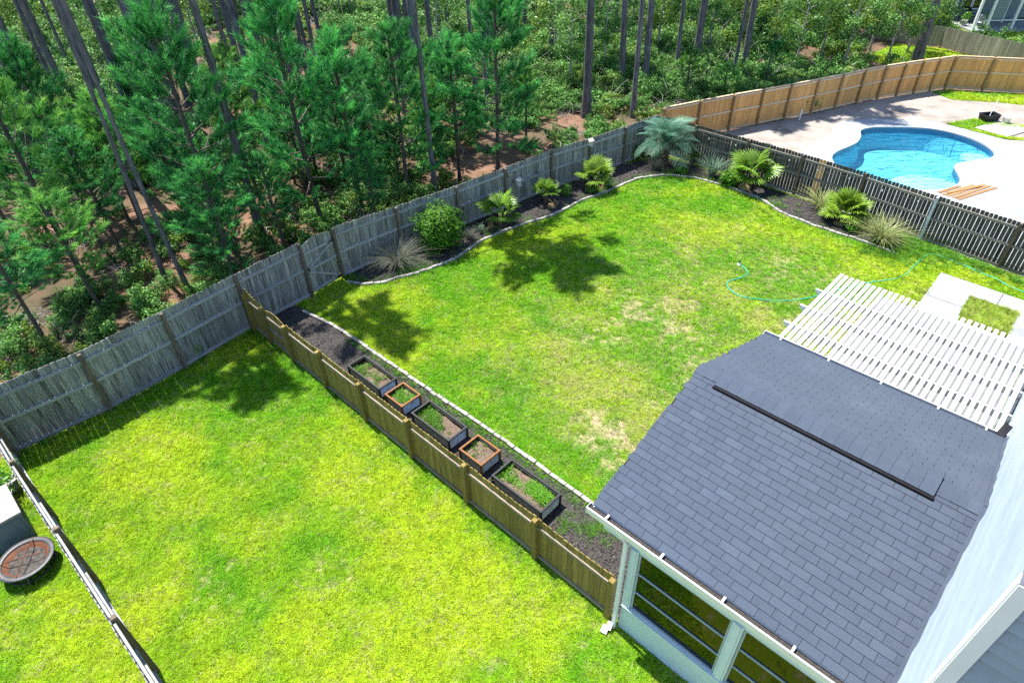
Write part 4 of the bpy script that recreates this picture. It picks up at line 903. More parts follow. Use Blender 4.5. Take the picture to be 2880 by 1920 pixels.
def trunk_mesh(name, seed, n=10, rings=14, bend=.02, taper=.45):
    rg = random.Random(seed); mb = MB(); pts = []; rad = []
    for i in range(rings + 1):
        t = i / rings; pts.append((bend * math.sin(t * 2.3 + seed) * t, bend * math.cos(t * 1.7 + seed) * t - bend * 0, t)); rad.append((1 - taper * t) * (1 + .4 * math.exp(-t * 60)) )
    vs = []; fs = []
    for (x, y, z), r in zip(pts, rad):
        for k in range(n): q = r * (1 + rg.uniform(-.05, .05)); vs.append((x + q * math.cos(2 * PI * k / n), y + q * math.sin(2 * PI * k / n), z))
    for i in range(rings):
        for k in range(n): fs.append((i * n + k, i * n + (k + 1) % n, (i + 1) * n + (k + 1) % n, (i + 1) * n + k))
    mb.add(vs, fs); return mb
def tall_trunk(r, H, seed, mat=None, bend=.25):
    mb = trunk_mesh('t', seed, 10, 14, 1.0)
    v = [(x0 if False else (x * r if abs(x) < 50 else 0), y * r, z * H) for x, y, z in mb.v]
    rg = random.Random(seed); bx, by = rg.uniform(-bend, bend), rg.uniform(-bend, bend)
    v = [(x + bx * math.sin(z / H * PI), y + by * math.sin(z / H * 2.5), z) for x, y, z in v]
    m = bpy.data.meshes.new('pine_trunk'); m.from_pydata(v, [], mb.f); m.materials.append(mat or M_bark); m.polygons.foreach_set('use_smooth', [True] * len(m.polygons)); return m
def tall_crown(seed, H0, H1, R):
    rg = np.random.default_rng(seed); sh = []
    for k in range(24):
        f = (k + .5) / 24; z = H0 + (H1 - H0) * f; L_ = R * (1.05 - f) ** .6 * rg.uniform(.45, 1.25); az = k * 2.4 + rg.normal(0, .4)
        d_ = np.array([math.cos(az), math.sin(az), .2])
        for t in (1.0, .72, .45):
            if t < 1 and rg.random() < .25: continue
            c0 = np.array([0, 0, z]) + d_ * L_ * t + rg.normal(0, .16, 3) * np.array([1, 1, .5])
            for j in range(7): sh.append((c0 + rg.normal(0, .17, 3), d_ + np.array([0, 0, .5]) + rg.normal(0, .6, 3), rg.uniform(.8, 1.2), rg.random()))
    V, F, T = needles(sh, .30, 46, .045, rg, .5); return tone(npmesh('tall_crown', V, F, M_needle), T)
TCROWN = [tall_crown(300 + i, 11.0, 19.5, 2.7) for i in range(3)]
def limbs_tall(seed):
    rg = random.Random(seed); mb = MB()
    for k in range(26):
        f = (k + .5) / 26; z = 11 + 8.5 * f; az = k * 2.4; L_ = 2.3 * (1.05 - f) ** .6; mb.tube([(0, 0, z), (math.cos(az) * L_, math.sin(az) * L_, z + .25 * L_)], [.05, .015], 5, False)
    return mb.mesh('tall_limbs', M_barkthin)
TLIMB = limbs_tall(5)
ORD = ['first', 'second', 'third', 'fourth', 'fifth', 'sixth', 'seventh', 'eighth', 'ninth', 'tenth', 'eleventh', 'twelfth', 'thirteenth', 'fourteenth', 'fifteenth', 'sixteenth', 'seventeenth', 'eighteenth', 'nineteenth', 'twentieth']
def tall_pine(base, r, seed, label, group, H=20.0, crown=True, cs=1.0, lean=(0, 0)):
    t = thing('pine_tree', label, 'tree', base, 0, group); t.rotation_euler = (lean[0], lean[1], 0)
    ob('trunk', tall_trunk(r, H, seed), t)
    if crown:
        ob('crown', TCROWN[seed % 3], t, (0, 0, 0), (0, 0, seed * 1.3), (cs, cs, H / 20.0)); ob('limbs', TLIMB, t, (0, 0, 0), (0, 0, seed * 1.3), (cs, cs, H / 20.0))
    return t
TR_L = [((184, 261), 16), ((385, 520), 26), ((440, 480), 24), ((486, 380), 24), ((500, 330), 22), ((510, 365), 14), ((535, 302), 14), ((571, 290), 28), ((735, 660), 20), ((690, 250), 18), ((760, 425), 16), ((790, 130), 10), ((61, 410), 24), ((110, 425), 28), ((184, 455), 24)]
TR_M = [((1146, 320), 24), ((1170, 300), 18), ((1185, 345), 20), ((1247, 190), 12), ((1268, 160), 12), ((1372, 300), 12)]
TR_R = [((1550, 168), 12), ((1613, 130), 8), ((1648, 330), 22), ((1748, 238), 17), ((1779, 330), 14), ((1811, 245), 18), ((1730, 130), 10), ((1899, 220), 11), ((1950, 208), 20), ((2055, 240), 10), ((2088, 208), 16), ((2318, 88), 14), ((2365, 57), 10), ((2446, 68), 12), ((2575, 180), 20), ((2158, 60), 10), ((2208, 45), 9)]
def do_trees(lst, where, grp, cr=True):
    order = sorted(range(len(lst)), key=lambda i: lst[i][0][0])
    for rank, i in enumerate(order):
        (px, py), wpx = lst[i]; b = at(px, py, -.03); dist = (b - Vector((0, 0, CAMH))).length; r = max(.045, wpx * dist / FPX / 2 * .95)
        fat = 'thick' if wpx >= 20 else 'slender'
        tall_pine(b, r, i + int(px), '%s tall pine trunk, %s from the left %s' % (fat, ORD[rank], where), grp, 20 + (i % 3), cr and (i % 3 == 0 or 1700 < px < 2200 or (px, py) == (735, 660)), random.uniform(.75, 1.0))
do_trees(TR_L, 'in the wood at upper left', 'tall pines at upper left')
do_trees(TR_M, 'among the pines behind the gate', 'tall pines at top centre')
do_trees(TR_R, 'in the leafy wood right of centre', 'tall pines right of centre')
# pines close behind the fence whose tops shade the lawn
tall_pine(Vector((-3.2, 26.0, -.03)), .11, 901, 'slim pine trunk close behind the back fence right of the round bush', 'pines close to the back fence', 19, True, 1.15)
tall_pine(at(512, 832, -.03) - UX * 1.3, .075, 902, 'slim leaning pine trunk behind the fence corner left of the gate', 'pines close to the back fence', 18, True, .8)
tall_pine(at(530, 815, -.03), .08, 903, 'thin bare pine stem beside the leaning trunk behind the fence corner', 'pines close to the back fence', 16, False)
# far slender trunks
rgf = random.Random(4); nf = 0
while nf < 96:
    x = rgf.uniform(-60, 34); y = rgf.uniform(44, 84)
    if nf >= 60: x = rgf.uniform(-42, 4); y = rgf.uniform(36, 56)
    if x > 20 and y < 62: continue
    tall_pine(Vector((x, y, -.03)), rgf.uniform(.10, .2), 1000 + nf, 'slender pine trunk standing far back in the wood', 'far pine trunks', 21, nf % 4 == 0); nf += 1
# young pines
YP = [((1400, 480), -60, 3, 1.0, 'largest dense dark green young pine behind the middle of the back fence'), ((1293, 507), 110, 1, 1.0, 'narrow young pine just left of the largest dense one'), ((1150, 560), 90, 0, 1.0, 'broad young pine behind the fence left of the round bush'), ((1217, 497), 210, 2, 1.0, 'thin young pine between two broader ones behind the bush'), ((1020, 592), 90, 1, 1.0, 'tall narrow young pine behind the gate'), ((905, 628), 0, 0, 1.0, 'tall dark young pine left of the gate with blue green needles'), ((640, 690), 20, 3, 1.05, 'widest young pine in front of the tall trunks at upper left'), ((735, 570), 150, 2, .9, 'light green young pine over the bare pine straw clearing'), ((230, 770), 160, 2, 1.0, 'pale green young pine at the left edge of the wood'), ((345, 720), 380, 1, 1.2, 'short bushy young pine at left below the thick trunks'), ((400, 630), 270, 2, 1.1, 'light green young pine among the left trunks'), ((290, 880), 560, 2, 1.3, 'small bright young pine close to the left fence panels'), ((660, 795), 470, 0, 1.15, 'dark young pine close behind the fence corner'), ((800, 690), 440, 1, 1.2, 'dark short young pine behind the gate to the left'), ((860, 530), 200, 1, 1.0, 'slim young pine in the second row left of the gate'), ((1235, 425), 120, 1, 1.0, 'young pine in the second row behind the round bush'), ((2150, 258), 120, 0, .9, 'bushy young pine just behind the new cedar fence'), ((1925, 275), 130, 2, 1.0, 'feathery young pine behind the blue palm'), ((2030, 292), 225, 2, 1.4, 'small young pine at the start of the new cedar fence'), ((1075, 500), 160, 3, .9, 'dense young pine in the second row behind the gate'), ((980, 430), 100, 0, .9, 'young pine deep in the wood above the gate'), ((60, 700), 200, 0, 1.0, 'dark young pine at the far left edge above the fence'), ((130, 960), 620, 1, 1.3, 'small dark pine right behind the left fence panels'), ((1480, 400), 190, 2, .9, 'light young pine at the right edge of the dense pines'), ((250, 600), 120, 3, .85, 'dense young pine under the thick left trunks')]
for i, (bp_, ty, var, wf, lab) in enumerate(YP):
    b = at(*bp_, -.03); h = max(2.2, min(height_at(b, bp_[0] + (1480 - bp_[0]) / (2750 - bp_[1]) * (ty - bp_[1]), ty), 11.5))
    t = thing('young_pine', lab, 'tree', b, 0, 'young pines behind the back fence'); s_ = h / 7.0; t.rotation_euler = (random.uniform(-.03, .03), random.uniform(-.03, .03), i * 1.7)
    sw = s_ ** .75 * wf * 1.22
    ob('crown', PINES[var][0], t, (0, 0, 0), (0, 0, 0), (sw, sw, s_)); ob('limbs', PINES[var][1], t, (0, 0, 0), (0, 0, 0), (sw, sw, s_))
    ob('trunk', tall_trunk(.035 + .008 * h, h * .99, 40 + i, M_barkthin, .06), t)

rgy = random.Random(12); ny = 0; HID = []
while ny < 30:
    px_, py_ = rgy.uniform(-80, 1560), rgy.uniform(330, 700)
    b = at(px_, py_, -.03); q_ = np.array([[b.x, b.y]]); d_ = b - E0
    if d_.dot(UX) > -15.2 or (600 < px_ < 800 and 380 < py_ < 640) or (1250 < px_ < 1480 and 330 < py_): continue
    h = rgy.uniform(2.4, 5.6); var = rgy.choice([0, 1, 2, 2, 3]); s_ = h / 7.0; sw = s_ ** .75 * 1.2
    t = thing('young_pine', 'young pine half hidden among other pines in the wood', 'tree', b, rgy.uniform(0, 6), 'half hidden young pines')
    ob('crown', PINES[var][0], t, scale=(sw, sw, s_)); ob('limbs', PINES[var][1], t, scale=(sw, sw, s_)); ob('trunk', tall_trunk(.035 + .008 * h, h * .99, 340 + ny, M_barkthin, .06), t); ny += 1; HID.append((px_, h, var, t))
TENS = ORD + ['twenty-' + o for o in ORD[:9]] + ['thirtieth']
for k_, (px_, h, var, t) in enumerate(sorted(HID, key=lambda q: q[0])): t['label'] = '%s %s young pine half hidden in the wood, %s from the left' % ('low' if h < 3.6 else 'mid height', 'light green' if var == 2 else 'dark green', TENS[k_] if k_ != 20 else 'twenty-first')
# ------------------------------------------------------------------ leafy trees of the right wood
def broad_crown(seed, H, mat, n=3600, leaf=.075):
    rg = np.random.default_rng(seed); Vs, Fs, Ts = [], [], []; off = 0
    for k in range(11):
        z = H * (.35 + .6 * (k + .5) / 11); rr = H * .26 * math.sin(PI * (.15 + .75 * (k + .5) / 11)); a_ = k * 2.4
        c = np.array([math.cos(a_) * rr * rg.uniform(.5, 1.1), math.sin(a_) * rr * rg.uniform(.5, 1.1), z]); V, F, T = leafball('x', n // 11, H * rg.uniform(.10, .16), leaf, mat, seed * 13 + k, shell=.3, squash=.8)
        Vs.append(V + c); Fs.append(F + off); Ts.append(T * .8 + rg.uniform(-.1, .25)); off += len(V)
    return tone(npmesh('broad_crown', np.concatenate(Vs), np.concatenate(Fs), mat), np.clip(np.concatenate(Ts), 0, 1))
BCR = [broad_crown(400 + i, 5.0, mt) for i, mt in enumerate((M_shrub, M_shrub_y, M_shrub, M_shrub_y))]
def broad_limbs(seed, H):
    rg = random.Random(seed); mb = MB(); mb.tube([(0, 0, 0), (.06, .04, H * .3), (-.04, .1, H * .6), (.05, 0, H * .92)], [.07, .055, .04, .012], 7)
    for k in range(11):
        z = H * (.25 + .6 * (k + .5) / 11); a_ = k * 2.4; rr = H * .22; mb.tube([(0, .03, z), (math.cos(a_) * rr * .6, math.sin(a_) * rr * .6, z + .35), (math.cos(a_) * rr, math.sin(a_) * rr, z + .6)], [.025, .015, .006], 5, False)
    return mb.mesh('broad_limbs', M_twig)
BLM = [broad_limbs(i, 5.0) for i in range(2)]
BT = [((1600, 255), 4.4), ((1560, 175), 5.0), ((1700, 205), 4.6), ((1850, 160), 5.2), ((1990, 150), 5.0), ((2085, 130), 5.0), ((2230, 200), 4.2), ((2300, 180), 4.8), ((2370, 200), 4.4), ((2440, 165), 5.0), ((2490, 190), 4.6), ((2550, 150), 4.6), ((2280, 110), 5.0), ((2400, 100), 5.2), ((1245, 240), 4.6), ((1420, 110), 5.2), ((1660, 100), 5.4), ((1780, 90), 5.4), ((1900, 70), 5.4), ((2020, 60), 5.4), ((2150, 70), 5.2), ((2520, 80), 5.0), ((2620, 110), 3.6), ((2180, 160), 4.4), ((820, 120), 5.0), ((560, 130), 5.2), ((330, 200), 5.0), ((120, 180), 5.4), ((960, 60), 5.4), ((1140, 60), 5.6), ((60, 80), 5.4), ((700, 40), 5.6), ((430, 60), 5.6), ((260, 60), 5.6)]
order = sorted(range(len(BT)), key=lambda i: BT[i][0][0])
def nth(i): 
    return ORD[i] if i < 20 else 'twenty-' + ORD[i - 20] if i > 20 else 'twenty-first'
for rank, i in enumerate(order):
    (px, py), h = BT[i]; b = at(px, py, -.03); half = 'left' if px < 1440 else 'right'
    r_ = rank if px < 1440 else rank - sum(1 for q in BT if q[0][0] < 1440)
    tone_w = 'yellow green' if i % 4 in (1, 3) else 'deep green'
    t = thing('leafy_tree', '%s leafy small tree, %s from the left in the %s half of the wood' % (tone_w, ORD[r_] if r_ < 20 else 'last', half), 'tree', b, i * .9, 'leafy trees in the wood'); s_ = h / 5.0 * 1.22
    ob('crown', BCR[i % 4], t, scale=(s_ * 1.1, s_ * 1.1, s_)); ob('trunk', BLM[i % 2], t, scale=(s_, s_, s_))

# ------------------------------------------------------------------ undergrowth
def shrub_src(seed, mat, n=700, R=.55, leaf=.06):
    rg = np.random.default_rng(seed); Vs, Fs, Ts = [], [], []; off = 0
    for k in range(6):
        a_ = k * 2.4; c = np.array([math.cos(a_) * R * rg.uniform(.2, .8), math.sin(a_) * R * rg.uniform(.2, .8), R * rg.uniform(.35, 1.2)]); V, F, T = leafball('x', n // 6, R * rg.uniform(.35, .55), leaf, mat, seed * 7 + k, shell=.3, squash=.8)
        Vs.append(V + c); Fs.append(F + off); Ts.append(T); off += len(V)
    return tone(npmesh('shrub_%d' % seed, np.concatenate(Vs), np.concatenate(Fs), mat), np.concatenate(Ts))
def twigs(seed):
    rg = random.Random(seed); mb = MB()
    for k in range(26):
        p = Vector((rg.gauss(0, .3), rg.gauss(0, .3), rg.uniform(0, .3))); d_ = Vector((rg.gauss(0, 1), rg.gauss(0, 1), rg.uniform(.2, 1.4))).normalized(); q = [p]
        for j in range(4): d_ = (d_ + Vector((rg.gauss(0, .35), rg.gauss(0, .35), rg.gauss(-.1, .3)))).normalized(); q.append(q[-1] + d_ * rg.uniform(.15, .35))
        mb.tube(q, [.012, .010, .008, .006, .003], 4, False)
    return mb.mesh('twigs_%d' % seed, M_twig)
UG = [shrub_src(500, M_shrub), shrub_src(501, M_shrub), shrub_src(502, M_shrub_y), shrub_src(503, M_shrub, 900, .7, .05), twigs(7), twigs(8), tuft_mesh('forest_grass', 60, .5, .016, .25, M_shrub_y, .6, 3, 77)]
fx = RNG.uniform(-75, 48, 40000); fy = RNG.uniform(12, 100, 40000); FP = np.column_stack([fx, fy])
vis, dist = in_view(FP, .4, 90); FP = FP[vis]; dist = dist[vis]
yards = [LAWN, PY, [(8, 30), (34, 37), (36, 44), (27, 51), (23.8, 45.4), (25.5, 39.4), (8, 31.8)], [(24, 45), (31.5, 49), (34, 47), (60, 40), (60, 66), (34, 62), (33, 50)], [tuple(U(*p)[:2]) for p in ((-14.4, -24), (9, -24), (9, 20), (-12.8, 19.5), (-14.6, 9))]]
for yp in yards: FP = FP[~inpoly(FP, np.array(yp))]
dens = fbm(FP[:, 0] * .16, FP[:, 1] * .16, 41, 3); dl = np.linalg.norm(FP, axis=1)
pr = np.clip((dens - .40) * 6, .08, 1) * np.clip(.75 + (dl - 25) / 60, .7, 1)
FP = FP[RNG.uniform(0, 1, len(FP)) < pr]; n = len(FP); dl = np.linalg.norm(FP, axis=1)
ux = RNG.choice(7, n, p=[.24, .2, .14, .2, .07, .06, .09])
scatter('forest_undergrowth', np.column_stack([FP, np.full(n, -.05)]), np.column_stack([RNG.normal(0, .12, n), RNG.normal(0, .12, n), RNG.uniform(0, 6.28, n)]), RNG.uniform(.55, 1.35, n) * np.clip(.75 + (dl - 24) / 50, .75, 1.9), ux, UG, 'tangled leafy undergrowth and dead twigs over the pine straw floor', 'undergrowth')
# extra low growth hugging the far side of the back fence
HP = []
for (a_, h1), (b_, h2) in zip(BACK, BACK[1:]):
    for k in range(16): t = random.random(); p = a_.lerp(b_, t) - UX * random.uniform(.5, 2.2); HP.append((p.x, p.y, -.05))
n = len(HP); scatter('fence_side_growth', HP, np.column_stack([np.zeros((n, 2)), RNG.uniform(0, 6.28, n)]), RNG.uniform(.5, 1.1, n), RNG.choice([0, 1, 2, 3, 6], n), UG, 'low bushes and grass growing along the far side of the back fence', 'undergrowth')
# fallen logs
for p_, a_, lab in ((at(1140, 530), .3, 'short pale fallen log behind the back fence'), (at(1345, 300), 1.2, 'pale fallen branch on the pine straw clearing')):
    mb = MB(); mb.tube([(-.45, 0, .06), (0, .03, .07), (.45, 0, .06)], [.07, .075, .06], 8); tag(ob('fallen_log', mb.mesh('log', M_twig), None, p_, (0, 0, a_)), lab, 'log')

# ------------------------------------------------------------------ garden plants
def fan_leaf(name, R, seed, mat, lp=.45, nseg=26, droop=.25):
    rg = random.Random(seed); V = []; F = []; T = []
    ww = .008
    V += [(0, -ww, 0), (0, ww, 0), (lp, ww, .02), (lp, -ww, .02)]; F += [(0, 1, 2), (0, 2, 3)]; T += [.6, .6]
    for k in range(nseg):
        a_ = (-1.95 + 3.9 * (k + .5) / nseg); L_ = R * (.72 + .28 * math.cos(a_ * .75)) * rg.uniform(.92, 1.05); w0 = R * .062
        c, s_ = math.cos(a_), math.sin(a_); zfold = .02 if k % 2 else -.005
        def P(t, w, zz): return (lp + c * L_ * t - s_ * w, s_ * L_ * t + c * w, zz - droop * L_ * t ** 2.4 + .10 * L_ * t)
        n0 = len(V); V += [P(.02, -.004, 0), P(.02, .004, 0), P(.55, w0, zfold), P(.55, -w0, zfold), P(.55, 0, zfold + .02), P(1, 0, -rg.uniform(0, .12) * R)]
        F += [(n0, n0 + 4, n0 + 3), (n0, n0 + 1, n0 + 4), (n0 + 1, n0 + 2, n0 + 4), (n0 + 3, n0 + 4, n0 + 5), (n0 + 4, n0 + 2, n0 + 5)]
        tn = rg.uniform(.2, .9); T += [tn] * 5
    return tone(npmesh(name, V, F, mat), T)
def feather_leaf(name, L, seed, mat, nl=34, ll=.45, arch=.55, wd=.018):
    rg = random.Random(seed); V = []; F = []; T = []
    def R_(t): return Vector((L * t * (1 - .18 * t), 0, L * (.55 * t - arch * 1.5 * t * t)))
    for i in range(8):
        a_, b_ = R_(i / 8), R_((i + 1) / 8); w = .014 * (1 - i / 9); n0 = len(V); V += [a_ + Vector((0, -w, 0)), a_ + Vector((0, w, 0)), b_ + Vector((0, w * .9, 0)), b_ + Vector((0, -w * .9, 0))]; F += [(n0, n0 + 1, n0 + 2), (n0, n0 + 2, n0 + 3)]; T += [.8, .8]
    for i in range(nl):
        t = .16 + .84 * (i + .5) / nl; p = R_(t); d_ = (R_(min(t + .03, 1.03)) - p).normalized(); l2 = ll * math.sin(PI * min(.95, .22 + .7 * t)) * rg.uniform(.9, 1.1)
        for sg in (-1, 1):
            dr_ = (d_ * .75 + Vector((0, sg * .75, .35 - .1 * t))).normalized(); e = p + dr_ * l2 + Vector((0, 0, -.30 * l2)); m_ = p + dr_ * l2 * .5; sd = d_ * wd * .5
            n0 = len(V); V += [p - sd, p + sd, m_ + sd, m_ - sd, e]; F += [(n0, n0 + 1, n0 + 2), (n0, n0 + 2, n0 + 3), (n0 + 3, n0 + 2, n0 + 4)]; tn = rg.uniform(.1, 1); T += [tn] * 3
    return tone(npmesh(name, [tuple(v) for v in V], F, mat), T)
def palm(name, label, base, leafs, n, trunk_h, trunk_r, el0, el1, sc=1.0, seed=0, group='palms in the planted bed'):
    rg = random.Random(seed); t = thing(name, label, 'palm', base, 0, group)
    mb = MB(); rings = 9; mb.tube([(rg.gauss(0, .008), rg.gauss(0, .008), trunk_h * i / rings) for i in range(rings + 1)], [trunk_r * (1.15 if i % 2 else .92) * (1.1 - .2 * i / rings) for i in range(rings + 1)], 9); ob('trunk', mb.mesh('palm_trunk', M_fibre), t)
    for k in range(3 if name == 'fan_palm' else 0): o = ob('dead_frond', DEADF, t, (0, 0, trunk_h * .8), (rg.gauss(0, .2), rg.uniform(.35, .8), rg.uniform(0, 6.28)))
    for k in range(n):
        f = (k + .5) / n; el = el0 + (el1 - el0) * f + rg.gauss(0, .08)
        o = ob('frond', rg.choice(leafs), t, (0, 0, trunk_h - .02 + .03 * f), (0, 0, 0), (sc * rg.uniform(.85, 1.08),) * 3); o.rotation_euler = Euler((rg.gauss(0, .15), -el, k * 2.4 + rg.gauss(0, .2)), 'XYZ')
    return t
M_dead = leafmat('dead_frond', (.20, .13, .06), (.38, .28, .14), .2, .6)
DEADF = fan_leaf('dead_fan_leaf', .42, 99, M_dead, .4, 18, .7)
FAN = [fan_leaf('fan_leaf_%d' % i, .52, 20 + i, M_palmfan, .42) for i in range(2)]
FANY = [fan_leaf('fan_leaf_y%d' % i, .55, 30 + i, M_palmfan_y, .5) for i in range(2)]
BLUE = [feather_leaf('blue_frond_%d' % i, 1.8, 40 + i, M_palmblue, 30, .72, .48, .022) for i in range(3)]
SAGO = [feather_leaf('sago_frond_%d' % i, .75, 50 + i, M_palmfan, 26, .16, .40, .014) for i in range(2)]
bz = .03
def bp(px, py): return at(px, py, bz)
palm('fan_palm', 'fan palm with few spread leaves right of the round bush', bp(1408, 640), FAN, 9, .55, .065, .05, 1.25, 1.25, 1)
palm('fan_palm', 'small upright fan palm beside the little round shrub', bp(1535, 574), FAN, 9, .45, .07, .35, 1.35, .85, 2)
palm('fan_palm', 'bright yellow green fan palm in front of the back fence near the blue palm', bp(1672, 528), FANY, 12, .42, .07, .05, 1.2, 1.0, 3)
palm('feather_palm', 'large blue green feather palm in the far corner of the yard', bp(1868, 462), BLUE, 24, .75, .15, -.05, 1.35, 1.08, 4)
palm('sago_palm', 'dark low sago palm left of the large blue palm', bp(1785, 448), SAGO, 16, .15, .09, .0, 1.2, 1.1, 5)
palm('sago_palm', 'low sago palm right of the large blue palm', bp(1950, 460), SAGO, 16, .15, .09, .1, 1.2, 1.1, 6)
palm('fan_palm', 'broad green fan palm in front of the dark fence', bp(2108, 527), FAN, 14, .55, .085, -.05, 1.25, 1.45, 7)
palm('fan_palm', 'dense yellow green fan palm between two grass clumps by the dark fence', bp(2370, 622), FANY, 26, .35, .08, -.1, 1.4, 1.05, 8)
def clump(name, label, base, n, h, wd, spread, lean, mat, seed, cat='ornamental grass', group='grass clumps in the planted bed'):
    m = tuft_mesh(name, n, h, wd, spread, mat, lean, 5, seed); return tag(ob(name, m, None, base), label, cat, group)
clump('fountain_grass', 'grey green fountain grass clump beside the gate', bp(1120, 748), 800, 1.25, .010, .14, 1.3, M_greygrass, 1)
clump('fountain_grass', 'small pale grass tuft right of the round bush', bp(1320, 672), 220, .55, .008, .09, 1.2, M_greygrass, 2)
clump('fountain_grass', 'grey grass tuft below the large blue palm', bp(1842, 478), 260, .75, .010, .12, .95, M_greygrass, 3)
clump('strap_plant', 'spiky blue green strap leaved plant right of the blue palm', bp(2002, 497), 170, 1.15, .026, .12, .95, M_yucca, 4)
clump('strap_plant', 'pale striped strap grass clump left of the yellow palm', bp(2305, 590), 230, 1.05, .026, .14, 1.2, M_strapgrass, 5)
clump('strap_plant', 'largest straw coloured strap grass clump beside the pale metal post', bp(2474, 682), 380, 1.15, .024, .2, 1.35, M_strapgrass, 6)
clump('yucca', 'small blue green yucca behind the stone edging', bp(1352, 655), 60, .45, .03, .06, .8, M_yucca, 7, 'plant')
clump('grass_tuft', 'bright green grass tuft at the foot of the gate post', bp(978, 785), 60, .3, .012, .05, .9, M_weed, 8, 'grass')
def shrub(name, label, base, R, n, leaf, mat, seed, squash=1.0, cat='shrub', stems=True):
    t = thing(name, label, cat, base)
    V, F, T = leafball('b', n, R, leaf, mat, seed, shell=.5, up=.45, blob=.2, squash=squash); V[:, 2] += R * squash * .95
    ob('foliage', tone(npmesh('bush_foliage', V, F, mat), T), t)
    mb = MB()
    for k in range(9):
        a_ = k * 2.4; mb.tube([(0, 0, 0), (math.cos(a_) * R * .3, math.sin(a_) * R * .3, R * .6), (math.cos(a_) * R * .6, math.sin(a_) * R * .6, R * 1.3 * squash)], [.02, .014, .006], 5, False)
    ob('stems', mb.mesh('bush_stems', M_barkthin), t); return t
b = bp(1243, 700); shrub('round_bush', 'large glossy round green bush against the back fence', b, .97, 4600, .065, M_bush, 9, 1.0)
shrub('round_shrub', 'little round light green shrub in the bed beside small palm', bp(1591, 552), .28, 500, .035, M_weed, 10, 1.15)
shrub('leafy_shrub', 'leafy green shrub with glossy leaves left of broad fan palm', bp(2052, 522), .50, 900, .075, M_bush, 11, .75)
shrub('leafy_shrub', 'low leafy plant under the yellow green fan palm', bp(1665, 540), .32, 420, .05, M_weed, 12, .6)
shrub('leafy_shrub', 'low bright green plant beside the edging below the blue palm', bp(1915, 488), .34, 420, .05, M_weed, 13, .6)
shrub('leafy_shrub', 'dark low leafy plant below the dense yellow palm', bp(2395, 650), .32, 500, .05, M_bush, 14, .7)

# ------------------------------------------------------------------ things on the fences
def on_back(i, t): 
    a_, b_ = BACK[i][0], BACK[i + 1][0]; return a_.lerp(b_, t), math.atan2((b_ - a_).y, (b_ - a_).x)
def birdhouse(label, p, rz, s=1.0):
    t = thing('birdhouse', label, 'birdhouse', p, rz, 'birdhouses on the back fence')
    mb = MB(); mb.add([(-.09, -.08, 0), (.09, -.08, 0), (.09, .08, 0), (-.09, .08, 0), (-.09, -.08, .18), (.09, -.08, .18), (.09, .08, .18), (-.09, .08, .18), (-.09, 0, .26), (.09, 0, .26)], [(3, 2, 1, 0), (0, 1, 5, 4), (2, 3, 7, 6), (1, 2, 6, 9, 5), (3, 0, 4, 8, 7), (4, 5, 9, 8), (6, 7, 8, 9)]); ob('body', mb.mesh('birdhouse_body', M_birdhouse), t, scale=(s, s, s))
    for sg in (-1, 1): mb = MB(); mb.beam((-.13, sg * .06, .225), (.13, sg * .06, .225), .16, .014, Vector((0, sg * .62, .78))); ob('roof_board', mb.mesh('roof_board', M_birdhouse), t, scale=(s, s, s))
    mb = MB(); mb.tube([(0, -.079, .11), (0, -.083, .11)], .022, 12); ob('entrance', mb.mesh('hole', M_vent), t, scale=(s, s, s))
    mb = MB(); mb.box((0, -.12, .0), (.16, .12, .012)); ob('perch', mb.mesh('perch', M_birdhouse), t, scale=(s, s, s)); return t
p, a_ = on_back(8, .22); birdhouse('wooden birdhouse with small roof fixed low on the back fence', Vector((p.x, p.y, .98)) + UX * .10, a_, 1.1)
p, a_ = on_back(9, .93); birdhouse('pale birdhouse fixed near the top of the back fence', Vector((p.x, p.y, 1.62)) + UX * .10, a_, 1.1)
p, a_ = on_back(8, .02); mb = MB(); q = [Vector((0, 0, 0)), Vector((.0, -.25, .02)), Vector((.0, -.5, .0)), Vector((.0, -.56, -.08)), Vector((.0, -.5, -.14))]; mb.tube(q, .012, 6); mb.tube([(0, 0, -.12), (0, 0, .1)], .014, 6); tag(ob('plant_hook', mb.mesh('plant_hook', M_blackmetal), None, Vector((p.x, p.y, 1.55)) + UX * .07, (0, 0, a_ + .9)), 'black iron plant hook on a back fence post', 'hook')
# string lights along the dark fence
sp_ = []
n_ = -UY
for a_, b_ in zip(DARK[1:6], DARK[2:6]):
    for k in range(10): t = k / 10; pp = a_.lerp(b_, t) + n_ * .08; sp_.append(Vector((pp.x, pp.y, 1.72 - .28 * 4 * t * (1 - t))))
t = thing('string_lights', 'string of bulbs on a sagging cable along the dark fence', 'lights', sp_[0]); mb = MB(); mb.tube([p - sp_[0] for p in sp_], .012, 5); ob('cable', mb.mesh('cable', M_rim), t)
mb = MB(); mb.lathe([(.008, 0), (.012, -.03), (.03, -.06), (.034, -.085), (.022, -.115), (.002, -.125)], 10); m_bulb = mb.mesh('bulb', M_galvpost, True)
for p in sp_[3::5]: ob('bulb', m_bulb, t, p - sp_[0])
